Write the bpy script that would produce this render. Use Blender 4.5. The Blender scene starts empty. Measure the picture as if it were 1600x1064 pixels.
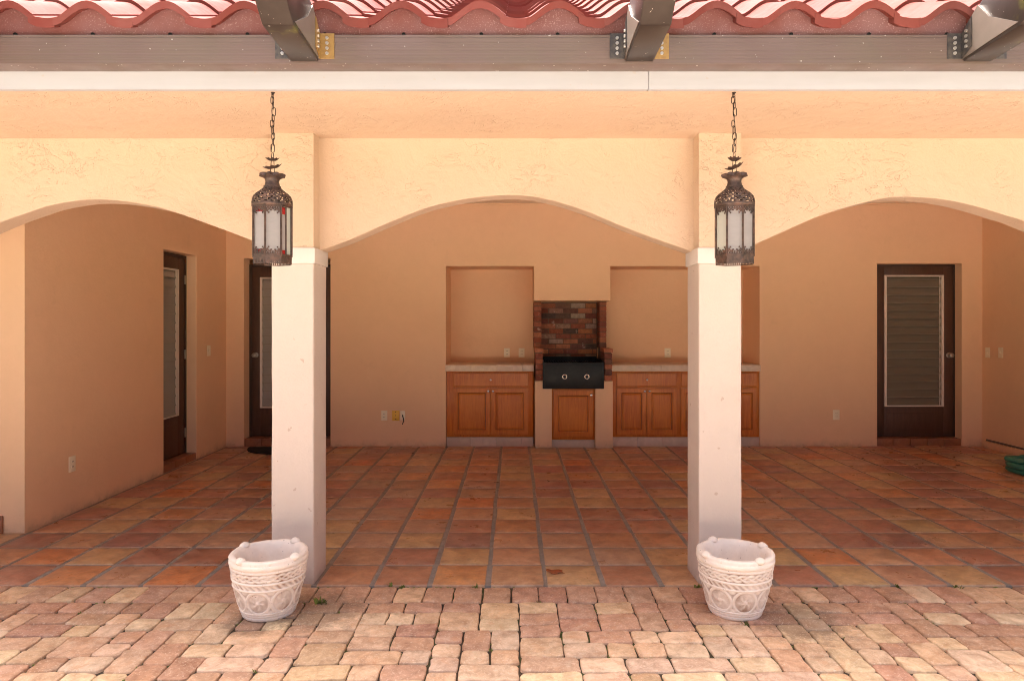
import bpy, bmesh, math, random
from mathutils import Vector, Matrix, noise as mnoise
random.seed(7)
R = math.radians
sc = bpy.context.scene
COL = sc.collection

# ------------------------------------------------------------------ helpers
def link(o):
    COL.objects.link(o); return o

def tag(o, label=None, cat=None, group=None, kind=None):
    if label: o['label'] = label
    if cat: o['category'] = cat
    if group: o['group'] = group
    if kind: o['kind'] = kind
    return o

def empty(name, loc, label=None, cat=None, group=None, kind=None):
    o = bpy.data.objects.new(name, None); link(o); o.location = loc
    o.empty_display_size = .1
    return tag(o, label, cat, group, kind)

def world_loc(o):
    v = Vector((0, 0, 0))
    while o is not None:
        v += o.location; o = o.parent
    return v

class MB:
    """collects polygons in world coordinates, then links them as one mesh object"""
    def __init__(s):
        s.v = []; s.f = []; s.c = []; s.mi = []; s.cur = 0
    def add(s, verts, faces, col=None):
        b = len(s.v); s.v += [tuple(p) for p in verts]
        s.f += [tuple(b + i for i in f) for f in faces]
        s.mi += [s.cur] * len(faces)
        s.c += [col if col else (1, 1, 1)] * len(verts)
        return s
    def box(s, x0, x1, y0, y1, z0, z1, bev=0, col=None, M=None):
        bm = bmesh.new()
        bmesh.ops.create_cube(bm, size=1)
        for v in bm.verts:
            v.co = Vector(((x0 + x1) / 2 + v.co.x * (x1 - x0), (y0 + y1) / 2 + v.co.y * (y1 - y0), (z0 + z1) / 2 + v.co.z * (z1 - z0)))
        if bev:
            bmesh.ops.bevel(bm, geom=list(bm.edges), offset=bev, segments=2, affect='EDGES', profile=.6)
        s.bm(bm, col, M); return s
    def bm(s, bm, col=None, M=None):
        bm.verts.ensure_lookup_table(); bm.verts.index_update()
        vs = [(M @ v.co if M else v.co.copy()) for v in bm.verts]
        s.add(vs, [[v.index for v in f.verts] for f in bm.faces], col); bm.free()
    def lathe(s, c, prof, n=32, col=None, M=None, cap0=False, cap1=False):
        vs = []; fs = []
        for r, z in prof:
            for i in range(n):
                a = 2 * math.pi * i / n
                vs.append(Vector((r * math.cos(a), r * math.sin(a), z)))
        for j in range(len(prof) - 1):
            for i in range(n):
                fs.append((j * n + i, j * n + (i + 1) % n, (j + 1) * n + (i + 1) % n, (j + 1) * n + i))
        if cap0: fs.append(tuple(range(n - 1, -1, -1)))
        if cap1: fs.append(tuple((len(prof) - 1) * n + i for i in range(n)))
        c = Vector(c)
        s.add([c + (M @ v if M else v) for v in vs], fs, col); return s
    def tube(s, pts, r, n=8, closed=False, col=None, caps=True):
        pts = [Vector(p) for p in pts]; m = len(pts)
        rs = r if isinstance(r, (list, tuple)) else [r] * m
        vs = []; fs = []; up = None
        for i, p in enumerate(pts):
            a = pts[(i - 1) % m] if (closed or i > 0) else p
            b = pts[(i + 1) % m] if (closed or i < m - 1) else p
            t = (b - a).normalized()
            if up is None:
                up = Vector((0, 0, 1)) if abs(t.z) < .9 else Vector((1, 0, 0))
            x = (up - t * up.dot(t)).normalized(); up = x; y = t.cross(x)
            for k in range(n):
                q = 2 * math.pi * k / n
                vs.append(p + (x * math.cos(q) + y * math.sin(q)) * rs[i])
        for i in range(m if closed else m - 1):
            for k in range(n):
                j = (i + 1) % m
                fs.append((i * n + k, i * n + (k + 1) % n, j * n + (k + 1) % n, j * n + k))
        if caps and not closed:
            fs.append(tuple(range(n - 1, -1, -1))); fs.append(tuple((m - 1) * n + k for k in range(n)))
        s.add(vs, fs, col); return s
    def prism(s, poly, d, col=None):
        """polygon (3D points, planar) extruded by vector d"""
        n = len(poly); d = Vector(d)
        a = [Vector(p) for p in poly]; b = [p + d for p in a]
        fs = [tuple(range(n - 1, -1, -1)), tuple(range(n, 2 * n))]
        fs += [(i, (i + 1) % n, n + (i + 1) % n, n + i) for i in range(n)]
        s.add(a + b, fs, col); return s
    def sphere(s, c, r, n=16, sx=1, sy=1, sz=1, col=None):
        prof = [(max(1e-4, math.sin(math.pi * j / (n // 2)) * r), -math.cos(math.pi * j / (n // 2)) * r) for j in range(n // 2 + 1)]
        s.lathe(c, prof, n, col, Matrix.Diagonal((sx, sy, sz))); return s
    def build(s, name, mats, parent=None, smooth=None, label=None, fixn=True, merge=False):
        me = bpy.data.meshes.new(name)
        off = world_loc(parent) if parent else Vector((0, 0, 0))
        org = Vector((0, 0, 0))
        if parent is None and s.v:
            xs = [p[0] for p in s.v]; ys = [p[1] for p in s.v]; zs = [p[2] for p in s.v]
            org = Vector(((min(xs) + max(xs)) / 2, (min(ys) + max(ys)) / 2, min(zs)))
            off = org
        me.from_pydata([(p[0] - off.x, p[1] - off.y, p[2] - off.z) for p in s.v], [], s.f)
        ca = me.color_attributes.new('col', 'FLOAT_COLOR', 'POINT')
        flat = []
        for c in s.c: flat += [c[0], c[1], c[2], 1.0]
        ca.data.foreach_set('color', flat)
        if not isinstance(mats, (list, tuple)): mats = [mats]
        for m in mats: me.materials.append(m)
        me.polygons.foreach_set('material_index', s.mi)
        if fixn or merge:
            bm = bmesh.new(); bm.from_mesh(me)
            if merge: bmesh.ops.remove_doubles(bm, verts=bm.verts, dist=1e-5)
            if fixn: bmesh.ops.recalc_face_normals(bm, faces=bm.faces)
            bm.to_mesh(me); bm.free()
        if smooth is not None:
            me.shade_smooth()
            if smooth < 180: me.set_sharp_from_angle(angle=R(smooth))
        me.update()
        o = bpy.data.objects.new(name, me); link(o)
        if parent: o.parent = parent
        else: o.location = org
        if label: o['label'] = label
        return o

def copy_tree(o, parent=None):
    c = o.copy(); COL.objects.link(c)
    if parent is not None: c.parent = parent
    for ch in list(o.children): copy_tree(ch, c)
    return c

# ------------------------------------------------------------------ materials
class NM:
    def __init__(s, name):
        s.m = bpy.data.materials.new(name); s.m.use_nodes = True
        s.nt = s.m.node_tree; s.n = s.nt.nodes
        s.b = s.n['Principled BSDF']; s.geo = s.n.new('ShaderNodeNewGeometry')
    def node(s, t, **k):
        x = s.n.new(t)
        for a, b in k.items(): setattr(x, a, b)
        return x
    def l(s, a, b): s.nt.links.new(a, b)
    def set(s, **k):
        for a, b in k.items(): s.b.inputs[a.replace('_', ' ')].default_value = b
        return s
    def pos(s, scale=(1, 1, 1)):
        mp = s.node('ShaderNodeMapping'); mp.inputs['Scale'].default_value = scale
        s.l(s.geo.outputs['Position'], mp.inputs[0]); return mp.outputs[0]
    def noise(s, scale, detail=4, rough=.55, dist=0, vec=None):
        x = s.node('ShaderNodeTexNoise')
        x.inputs['Scale'].default_value = scale; x.inputs['Detail'].default_value = detail
        x.inputs['Roughness'].default_value = rough; x.inputs['Distortion'].default_value = dist
        s.l(vec if vec else s.pos(), x.inputs['Vector']); return x.outputs['Fac']
    def ramp(s, fac, stops):
        x = s.node('ShaderNodeValToRGB'); e = x.color_ramp.elements
        while len(e) < len(stops): e.new(.5)
        for i, (p, c) in enumerate(stops):
            e[i].position = p
            e[i].color = (c, c, c, 1) if not isinstance(c, (tuple, list)) else (c[0], c[1], c[2], 1)
        s.l(fac, x.inputs[0]); return x.outputs['Color']
    def mix(s, fac, a, b, mode='MIX'):
        x = s.node('ShaderNodeMix', data_type='RGBA', blend_type=mode)
        for sock, v in ((x.inputs[0], fac), (x.inputs[6], a), (x.inputs[7], b)):
            if isinstance(v, (int, float)): sock.default_value = v
            elif isinstance(v, (tuple, list)): sock.default_value = (v[0], v[1], v[2], 1)
            else: s.l(v, sock)
        return x.outputs[2]
    def math(s, op, a, b=0.0):
        x = s.node('ShaderNodeMath', operation=op)
        for sock, v in ((x.inputs[0], a), (x.inputs[1], b)):
            if isinstance(v, (int, float)): sock.default_value = v
            else: s.l(v, sock)
        return x.outputs[0]
    def attr(s):
        x = s.node('ShaderNodeAttribute', attribute_name='col'); return x.outputs['Color']
    def color(s, c):
        if isinstance(c, (tuple, list)): s.b.inputs['Base Color'].default_value = (c[0], c[1], c[2], 1)
        else: s.l(c, s.b.inputs['Base Color'])
        return s
    def rough(s, v):
        if isinstance(v, (int, float)): s.b.inputs['Roughness'].default_value = v
        else: s.l(v, s.b.inputs['Roughness'])
        return s
    def bump(s, h, strength=.3, dist=.01):
        x = s.node('ShaderNodeBump'); x.inputs['Strength'].default_value = strength
        x.inputs['Distance'].default_value = dist; s.l(h, x.inputs['Height'])
        prev = s.b.inputs['Normal']
        if prev.is_linked: s.l(prev.links[0].from_socket, x.inputs['Normal'])
        s.l(x.outputs[0], prev); return s

def stucco(name, base, dark, trowel=1.0, fine=1.0, stain=None, grime=False):
    k = NM(name)
    big = k.noise(.9, 3, .5)
    c = k.mix(k.ramp(big, [(.35, 0), (.65, 1)]), base, dark)
    mott = k.noise(9, 5, .65)
    c = k.mix(k.math('MULTIPLY', k.ramp(mott, [(.4, 0), (.75, 1)]), .35), c, tuple(min(1, x * 1.06) for x in base))
    if stain:
        st = k.noise(26, 2, .4)
        sp = k.ramp(st, [(.745, 0), (.765, 1)])
        c = k.mix(k.math('MULTIPLY', sp, .7), c, stain)
    scuff = k.ramp(k.noise(3.3, 6, .75, .3), [(.60, 0), (.74, 1)])
    c = k.mix(k.math('MULTIPLY', scuff, .22), c, tuple(x * .72 for x in base))
    if grime:
        sx = k.node('ShaderNodeSeparateXYZ'); k.l(k.geo.outputs['Position'], sx.inputs[0])
        hgt = k.math('ADD', sx.outputs[2], k.math('MULTIPLY', k.math('SUBTRACT', k.noise(9, 5, .7), .5), .16))
        g = k.ramp(hgt, [(.0, .45), (.03, .16), (.09, 0)])
        c = k.mix(g, c, (.34, .22, .15))
    k.color(c).rough(.82).set(Specular_IOR_Level=.25)
    # skip-trowel ridges: thin iso-lines of a stretched noise, broken up by another one
    def ridges(sc, seed, thr):
        n = k.noise(sc, 3, .6, 1.2, k.pos((1, 1, 1.9)))
        band = k.ramp(n, [(thr - .014, 0), (thr - .001, 1), (thr + .004, 0)])
        m = k.ramp(k.noise(2.3 + seed, 2, .5), [(.5, 0), (.62, 1)])
        x = k.node('ShaderNodeMix', data_type='FLOAT'); k.l(m, x.inputs[0]); x.inputs[2].default_value = 0; k.l(band, x.inputs[3])
        return x.outputs[0]
    if trowel:
        h = k.math('ADD', k.math('ADD', ridges(5.5, 0, .47), ridges(7.5, 1.1, .55)), ridges(9, 2.2, .42))
        k.bump(h, .62 * trowel, .006)
        k.bump(k.noise(5, 5, .62, .8), .42 * trowel, .022)
        k.bump(k.noise(22, 4, .6, .6), .30 * trowel, .008)
    k.bump(k.noise(70, 5, .7), .32 * fine, .004)
    return k.m

PEACH = (.60, .446, .325)
M = {}
M['stucco'] = stucco('peach_stucco', PEACH, (.58, .430, .305), 1.0)
M['stucco_in'] = stucco('peach_stucco_smooth', (.83, .55, .345), (.80, .525, .325), .4, 1.0, grime=True)  # same paint as outside, lightened and warmed to make up for dim light
M['column'] = stucco('off_white_stucco', (.63, .535, .475), (.61, .515, .45), .35, 1.3, stain=(.45, .33, .26), grime=True)
M['cap'] = stucco('white_stucco', (.70, .63, .58), (.68, .605, .55), .1, .8)
M['ceiling'] = stucco('ceiling_paint', (.8, .66, .5), (.78, .63, .46), .2, .6)

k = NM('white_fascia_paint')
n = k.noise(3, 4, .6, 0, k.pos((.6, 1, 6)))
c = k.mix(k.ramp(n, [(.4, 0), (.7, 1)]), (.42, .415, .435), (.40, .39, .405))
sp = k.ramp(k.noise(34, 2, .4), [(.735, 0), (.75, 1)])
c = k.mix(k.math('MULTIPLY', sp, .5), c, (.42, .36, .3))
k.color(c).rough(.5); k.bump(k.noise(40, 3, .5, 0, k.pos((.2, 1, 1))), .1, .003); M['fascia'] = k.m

k = NM('bronze_aluminium')
n = k.noise(2.2, 4, .6, .6)
c = k.mix(k.ramp(n, [(.35, 0), (.7, 1)]), (.175, .118, .105), (.165, .124, .098))
c = k.mix(k.math('MULTIPLY', k.ramp(k.noise(1.3, 3, .5), [(.5, 0), (.7, 1)]), .5), c, (.19, .14, .15))
sp = k.ramp(k.noise(60, 2, .4), [(.72, 0), (.74, 1)])
c = k.mix(k.math('MULTIPLY', sp, .7), c, (.6, .56, .5))
k.color(c).rough(k.ramp(k.noise(8, 3, .5), [(.3, .32), (.7, .5)])).set(Metallic=.25)
k.bump(k.noise(14, 3, .5), .04, .004); M['bronze'] = k.m

k = NM('brown_aluminium_rafter')
n = k.noise(5, 4, .6, .3)
c = k.mix(k.ramp(n, [(.4, 0), (.7, 1)]), (.034, .024, .020), (.050, .038, .032))
alg = k.ramp(k.noise(7, 3, .6), [(.62, 0), (.72, 1)])
c = k.mix(k.math('MULTIPLY', alg, .6), c, (.13, .13, .03))
sp = k.ramp(k.noise(75, 2, .4), [(.73, 0), (.75, 1)])
c = k.mix(sp, c, (.5, .46, .4))
k.color(c).rough(.35).set(Specular_IOR_Level=.35); M['rafter'] = k.m

k = NM('gusset_aluminium'); k.color(k.mix(k.noise(9, 3), (.26, .215, .18), (.17, .135, .11))).rough(.35).set(Metallic=.3); M['gusset'] = k.m
k = NM('zinc_bracket'); k.color(k.mix(k.ramp(k.noise(40, 3), [(.4, 0), (.7, 1)]), (.075, .07, .07), (.14, .12, .10))).rough(.4).set(Metallic=.5); M['zinc'] = k.m
k = NM('gold_bracket'); k.color(k.mix(k.ramp(k.noise(40, 3), [(.4, 0), (.7, 1)]), (.42, .26, .09), (.33, .195, .07))).rough(.35).set(Metallic=.4); M['gold'] = k.m
k = NM('steel_screw'); k.color((.6, .57, .52)).rough(.3).set(Metallic=.8); M['screw'] = k.m

k = NM('red_roof_tile')
n = k.noise(6, 5, .65)
c = k.mix(k.ramp(n, [(.35, 0), (.7, 1)]), k.attr(), k.mix(1, k.attr(), (1.0, .78, .74), 'MULTIPLY'))
dust = k.ramp(k.noise(3.1, 5, .7), [(.5, 0), (.68, 1)])
c = k.mix(k.math('MULTIPLY', dust, .2), c, (.26, .13, .12))
k.color(c).rough(k.ramp(k.noise(20, 3), [(.3, .36), (.7, .55)])).set(Specular_IOR_Level=0.014)
k.bump(k.noise(120, 4, .7), .2, .002); M['rooftile'] = k.m
k = NM('red_mortar')
n = k.noise(2.1, 4, .65)
c = k.mix(k.ramp(n, [(.4, 0), (.62, 1)]), (.17, .05, .04), (.205, .095, .09))
gr = k.ramp(k.noise(160, 2, .6), [(.6, 0), (.66, 1)])
c = k.mix(k.math('MULTIPLY', gr, k.ramp(n, [(.42, .1), (.6, .5)])), c, (.48, .34, .32))
k.color(c).rough(.75); k.bump(k.noise(90, 4, .7), .25, .003); M['mortar_red'] = k.m

k = NM('saltillo_tile')
a = k.attr()
n = k.noise(11, 6, .68, .4)
c = k.mix(k.ramp(n, [(.32, 0), (.7, 1)]), k.mix(1, a, (.64, .58, .55), 'MULTIPLY'), k.mix(1, a, (1.10, 1.12, 1.10), 'MULTIPLY'))
streak = k.ramp(k.noise(7, 5, .7, .3, k.pos((.7, 3.2, 1))), [(.56, 0), (.72, 1)])
c = k.mix(k.math('MULTIPLY', streak, .38), c, (.50, .35, .25))
spots = k.ramp(k.noise(75, 2, .5), [(.70, 0), (.74, 1)])
c = k.mix(k.math('MULTIPLY', spots, .45), c, (.55, .42, .34))
dk = k.ramp(k.noise(4.2, 4, .7), [(.6, 0), (.74, 1)])
c = k.mix(k.math('MULTIPLY', dk, .45), c, (.13, .06, .045))
fl = k.ramp(k.noise(38, 5, .75), [(.5, 0), (.68, 1)])
c = k.mix(k.math('MULTIPLY', fl, .35), c, (.30, .13, .075))
k.color(c).rough(k.ramp(k.noise(5, 5, .65), [(.3, .24), (.7, .46)])).set(Specular_IOR_Level=.55)
k.bump(k.noise(5, 3, .5), .12, .02); k.bump(k.noise(45, 5, .65), .22, .003); M['saltillo'] = k.m

k = NM('cement_grout')
c = k.mix(k.ramp(k.noise(14, 5, .7), [(.3, 0), (.7, 1)]), (.20, .165, .135), (.34, .285, .24))
k.color(c).rough(.85); k.bump(k.noise(90, 4, .7), .4, .003); M['grout'] = k.m

k = NM('tumbled_paver')
a = k.attr()
n = k.noise(13, 6, .7, .5)
c = k.mix(k.ramp(n, [(.32, 0), (.68, 1)]), k.mix(1, a, (.66, .58, .52), 'MULTIPLY'), k.mix(1, a, (1.16, 1.15, 1.12), 'MULTIPLY'))
bl = k.ramp(k.noise(8, 4, .6, .8), [(.52, 0), (.7, 1)])
c = k.mix(k.math('MULTIPLY', bl, .5), c, (.56, .30, .16))
pl = k.ramp(k.noise(10.5, 5, .7, .4), [(.55, 0), (.72, 1)])
c = k.mix(k.math('MULTIPLY', pl, .36), c, (.72, .60, .47))
dirt = k.ramp(k.noise(3.4, 6, .75), [(.64, 0), (.74, 1)])
c = k.mix(k.math('MULTIPLY', dirt, .4), c, (.17, .11, .075))
k.color(c).rough(.78).set(Specular_IOR_Level=.3)
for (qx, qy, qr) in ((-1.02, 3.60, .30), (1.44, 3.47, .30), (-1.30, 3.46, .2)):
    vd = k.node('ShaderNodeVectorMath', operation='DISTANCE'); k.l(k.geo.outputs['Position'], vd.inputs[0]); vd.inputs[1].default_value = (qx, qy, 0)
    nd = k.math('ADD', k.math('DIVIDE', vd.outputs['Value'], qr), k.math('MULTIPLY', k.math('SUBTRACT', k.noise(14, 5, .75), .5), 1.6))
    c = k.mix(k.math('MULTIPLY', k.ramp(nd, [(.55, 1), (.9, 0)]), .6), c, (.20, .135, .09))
gr = k.ramp(k.noise(95, 3, .7), [(.56, 0), (.66, 1)])
c = k.mix(k.math('MULTIPLY', gr, .4), c, (.80, .66, .52))
gd = k.ramp(k.noise(120, 3, .7), [(.62, 0), (.70, 1)])
c = k.mix(k.math('MULTIPLY', gd, .45), c, (.28, .17, .11))
k.color(c)
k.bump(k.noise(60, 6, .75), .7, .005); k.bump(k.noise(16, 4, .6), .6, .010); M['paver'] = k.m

k = NM('joint_soil')
c = k.mix(k.ramp(k.noise(3.5, 4, .6), [(.5, 0), (.62, 1)]), (.055, .036, .022), (.05, .062, .014))
k.color(c).rough(.95); k.bump(k.noise(120, 4, .7), .6, .006); M['soil'] = k.m
k = NM('green_moss'); k.color(k.mix(k.noise(60, 3), (.10, .13, .02), (.17, .20, .04))).rough(.9); M['moss'] = k.m
k = NM('concrete'); k.color(k.mix(k.noise(2, 5, .65), (.60, .545, .49), (.50, .45, .40))).rough(.85); M['concrete'] = k.m  # neutral tone picked so the unseen paving bounces less orange light
k = NM('lawn')
k.color(k.mix(k.noise(3, 6, .7), (.05, .09, .02), (.09, .14, .035))).rough(.95); M['lawn'] = k.m

k = NM('stained_maple')
w = k.noise(3.2, 5, .6, 1.2, k.pos((14, 14, 1.1)))
c = k.mix(k.ramp(w, [(.3, 0), (.7, 1)]), (.42, .100, .012), (.60, .185, .024))
c = k.mix(k.math('MULTIPLY', k.ramp(k.noise(2.5, 3, .5), [(.45, 0), (.7, 1)]), .5), c, (.68, .24, .036))
k.color(c).rough(.28).set(Specular_IOR_Level=.3); k.bump(w, .05, .002); M['maple'] = k.m
k = NM('dark_groove'); k.color((.14, .038, .012)).rough(.4); M['groove'] = k.m  # darker brown strip along the bottom of the raised panel groove
k = NM('travertine')
n = k.noise(9, 6, .7, .7)
c = k.mix(k.ramp(n, [(.3, 0), (.7, 1)]), (.58, .45, .345), (.74, .60, .475))
c = k.mix(1, c, k.attr(), 'MULTIPLY')
k.color(c).rough(.4); k.bump(k.noise(40, 5, .7), .1, .003); M['travertine'] = k.m
k = NM('satin_nickel'); k.color((.72, .66, .58)).rough(.25).set(Metallic=.9); M['nickel'] = k.m
k = NM('old_steel'); k.color(k.mix(k.noise(50, 4), (.30, .28, .25), (.42, .39, .35))).rough(.35).set(Metallic=.7); M['steel'] = k.m
k = NM('black_enamel')
k.color(k.mix(k.ramp(k.noise(30, 4, .7), [(.4, 0), (.8, 1)]), (.006, .0055, .0055), (.014, .012, .011))).rough(k.ramp(k.noise(7, 3), [(.3, .3), (.7, .5)])).set(Specular_IOR_Level=.3); M['black'] = k.m
k = NM('old_brick')
a = k.attr(); n = k.noise(28, 5, .7)
c = k.mix(k.ramp(n, [(.3, 0), (.7, 1)]), k.mix(1, a, (.7, .62, .6), 'MULTIPLY'), k.mix(1, a, (1.2, 1.15, 1.1), 'MULTIPLY'))
wash = k.ramp(k.noise(9, 5, .7, .5), [(.62, 0), (.7, 1)])
c = k.mix(k.math('MULTIPLY', wash, .5), c, (.55, .42, .33))
k.color(c).rough(.85); k.bump(k.noise(70, 5, .7), .5, .004); M['brick'] = k.m
k = NM('sooty_mortar'); k.color(k.mix(k.noise(20, 4), (.10, .06, .04), (.17, .11, .08))).rough(.9); M['sootmortar'] = k.m

k = NM('dark_brown_door')
n = k.noise(5, 5, .65, .4, k.pos((5, 5, .7)))
c = k.mix(k.ramp(n, [(.3, 0), (.7, 1)]), (.060, .024, .013), (.095, .042, .024))
c = k.mix(k.math('MULTIPLY', k.ramp(k.noise(30, 4, .7), [(.66, 0), (.74, 1)]), .4), c, (.2, .13, .09))
k.color(c).rough(.5); k.bump(n, .08, .003); M['door'] = k.m
k = NM('door_jamb'); k.color(k.mix(k.noise(12, 4), (.035, .016, .01), (.06, .028, .018))).rough(.6); M['jamb'] = k.m
k = NM('jalousie_glass')
k.color(k.mix(k.noise(4, 3), (.125, .108, .085), (.16, .14, .112))).rough(.18).set(Specular_IOR_Level=.6); M['louvre'] = k.m
k = NM('pale_jalousie_glass')
k.color(k.mix(k.noise(4, 3), (.28, .26, .235), (.36, .335, .305))).rough(.2).set(Specular_IOR_Level=.6); M['louvre_pale'] = k.m
k = NM('louvre_edge'); k.color((.22, .19, .155)).rough(.3); M['louvre_edge'] = k.m
k = NM('white_aluminium'); k.color(k.mix(k.noise(15, 4), (.72, .64, .58), (.62, .54, .47))).rough(.4); M['alum'] = k.m
k = NM('terracotta_step')
k.color(k.mix(k.ramp(k.noise(14, 5, .7), [(.3, 0), (.7, 1)]), (.24, .085, .04), (.36, .15, .07))).rough(.45); k.bump(k.noise(40, 4), .2, .003); M['step'] = k.m
k = NM('ivory_plastic'); k.color((.86, .76, .58)).rough(.35); M['ivory'] = k.m
k = NM('yellow_plastic'); k.color((.80, .48, .06)).rough(.4); M['yellow'] = k.m
k = NM('black_rubber'); k.color((.014, .013, .012)).rough(.9); k.bump(k.noise(200, 2), .6, .005); M['rubber'] = k.m
k = NM('green_vinyl'); k.color(k.mix(k.noise(6, 3), (.028, .17, .115), (.045, .22, .15))).rough(.4); M['hose'] = k.m
k = NM('dry_leaf'); k.color(k.mix(k.noise(25, 4), (.24, .05, .012), (.33, .085, .02))).rough(.6); M['leaf'] = k.m
k = NM('dry_leaf_dark'); k.color(k.mix(k.noise(25, 4), (.09, .035, .015), (.14, .06, .025))).rough(.7); M['leaf_dark'] = k.m
k = NM('grey_strip'); k.color((.10, .085, .07)).rough(.5); M['top_strip'] = k.m

k = NM('whitewashed_concrete')
n = k.noise(16, 6, .7)
c = k.mix(k.ramp(n, [(.35, 0), (.7, 1)]), (.90, .81, .72), (.83, .73, .64))
a = k.attr()
st = k.noise(7, 5, .7)
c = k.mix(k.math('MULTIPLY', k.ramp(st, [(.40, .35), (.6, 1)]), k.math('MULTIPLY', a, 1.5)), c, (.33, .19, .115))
sp = k.ramp(k.noise(75, 3, .5), [(.70, 0), (.73, 1)])
c = k.mix(k.math('MULTIPLY', sp, .7), c, (.20, .14, .10))
k.color(c).rough(.75); k.bump(k.noise(60, 5, .7), .3, .004); M['pot'] = k.m

k = NM('aged_bronze_filigree')
n = k.noise(55, 4, .7)
c = k.mix(k.ramp(n, [(.35, 0), (.7, 1)]), (.055, .038, .032), (.15, .095, .075))
c = k.mix(k.math('MULTIPLY', k.ramp(k.noise(20, 3), [(.5, 0), (.65, 1)]), .5), c, (.20, .10, .07))
k.color(c).rough(.5).set(Metallic=.55); k.bump(k.noise(180, 3), .4, .002); M['filigree'] = k.m
k = NM('frosted_glass')
k.color(k.mix(k.noise(14, 4, .6, .5, k.pos((1, 1, 2.5))), (.43, .385, .365), (.31, .285, .27))).rough(.3).set(Transmission_Weight=.25)
k.bump(k.noise(30, 3, .6, .5, k.pos((.6, .6, 2.5))), .25, .006); M['frost'] = k.m
k = NM('grey_green_glass'); k.color((.50, .49, .42)).rough(.3).set(Transmission_Weight=.2); k.bump(k.noise(30, 3), .2, .006); M['frost_grey'] = k.m
k = NM('red_glass'); k.color((.30, .004, .008)).rough(.15); M['redglass'] = k.m
k = NM('dark_chain'); k.color((.030, .018, .014)).rough(.5).set(Metallic=.5); M['chain'] = k.m

# ------------------------------------------------------------------ ground, patio, porch floor
CAMZ = 1.5
mb = MB()
mb.add([(-150, -150, -.08), (150, -150, -.08), (150, 150, -.08), (-150, 150, -.08)], [(0, 1, 2, 3)])
tag(mb.build('ground', M['lawn']), kind='structure')

YF = 3.925          # front edge of the porch floor
def vary(c, s=.06):
    k_ = 1 + random.uniform(-s, s)
    return tuple(max(.01, min(1, x * k_ * (1 + random.uniform(-s, s) * .35))) for x in c)

# tumbled paver patio: greedy packing of three sizes on a grid
U = .067
PX0, PX1, PY0 = -5.2, 5.2, 1.5
nx = int((PX1 - PX0) / U); ny = int((YF - .225 - PY0) / U)
occ = [[False] * nx for _ in range(ny)]
pavers = []
for r in range(ny):
    cx = 0
    while cx < nx:
        if occ[r][cx]: cx += 1; continue
        L = 0
        while cx + L < nx and not occ[r][cx + L]: L += 1
        opts = [w for w in (2, 2, 2, 3, 3, 4) if w <= L and L - w != 1]
        w = random.choice(opts) if opts else L
        h = random.choice((2, 2, 3)) if w <= 2 else random.choice((2, 2, 2, 2, 3) if w == 3 else (2,))
        h = min(h, ny - r)
        for j in range(h):
            for i in range(w): occ[r + j][cx + i] = True
        pavers.append((PX0 + cx * U, PX0 + (cx + w) * U, YF - .225 - (r + h) * U, YF - .225 - r * U))
        cx += w
# header course next to the floor tiles
x = PX0
while x < PX1:
    w = random.choice((.15, .155, .16, .163)); pavers.append((x, x + w, YF - .225, YF - .004)); x += w
PAL = [((.70, .535, .37), 6), ((.66, .47, .305), 5), ((.60, .41, .28), 5), ((.55, .345, .24), 5), ((.47, .275, .19), 3), ((.66, .49, .36), 4)]
PALW = [c for c, w in PAL for _ in range(w)]
PALR = [c for c in PALW if c[0] < .6]
def rounded(x0, x1, y0, y1, r, n=4, jit=0):
    pts = []
    for (cx, cy, a0) in ((x1 - r, y0 + r, -90), (x1 - r, y1 - r, 0), (x0 + r, y1 - r, 90), (x0 + r, y0 + r, 180)):
        for i in range(n + 1):
            a = R(a0 + 90 * i / n); pts.append((cx + r * math.cos(a), cy + r * math.sin(a)))
    out = []
    m = len(pts)
    for i in range(m):
        p = pts[i]; q = pts[(i + 1) % m]; out.append(p)
        d = math.hypot(q[0] - p[0], q[1] - p[1])
        s = int(d / .035)
        for t in range(1, s): out.append((p[0] + (q[0] - p[0]) * t / s, p[1] + (q[1] - p[1]) * t / s))
    if jit:
        ox, oy = random.uniform(0, 99), random.uniform(0, 99)
        res = []
        for (px, py) in out:
            v = mnoise.noise((px * 28 + ox, py * 28 + oy, 0)); v2 = mnoise.noise((px * 28 + ox, py * 28 + oy, 9))
            res.append((px + v * jit, py + v2 * jit))
        out = res
    return out
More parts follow.
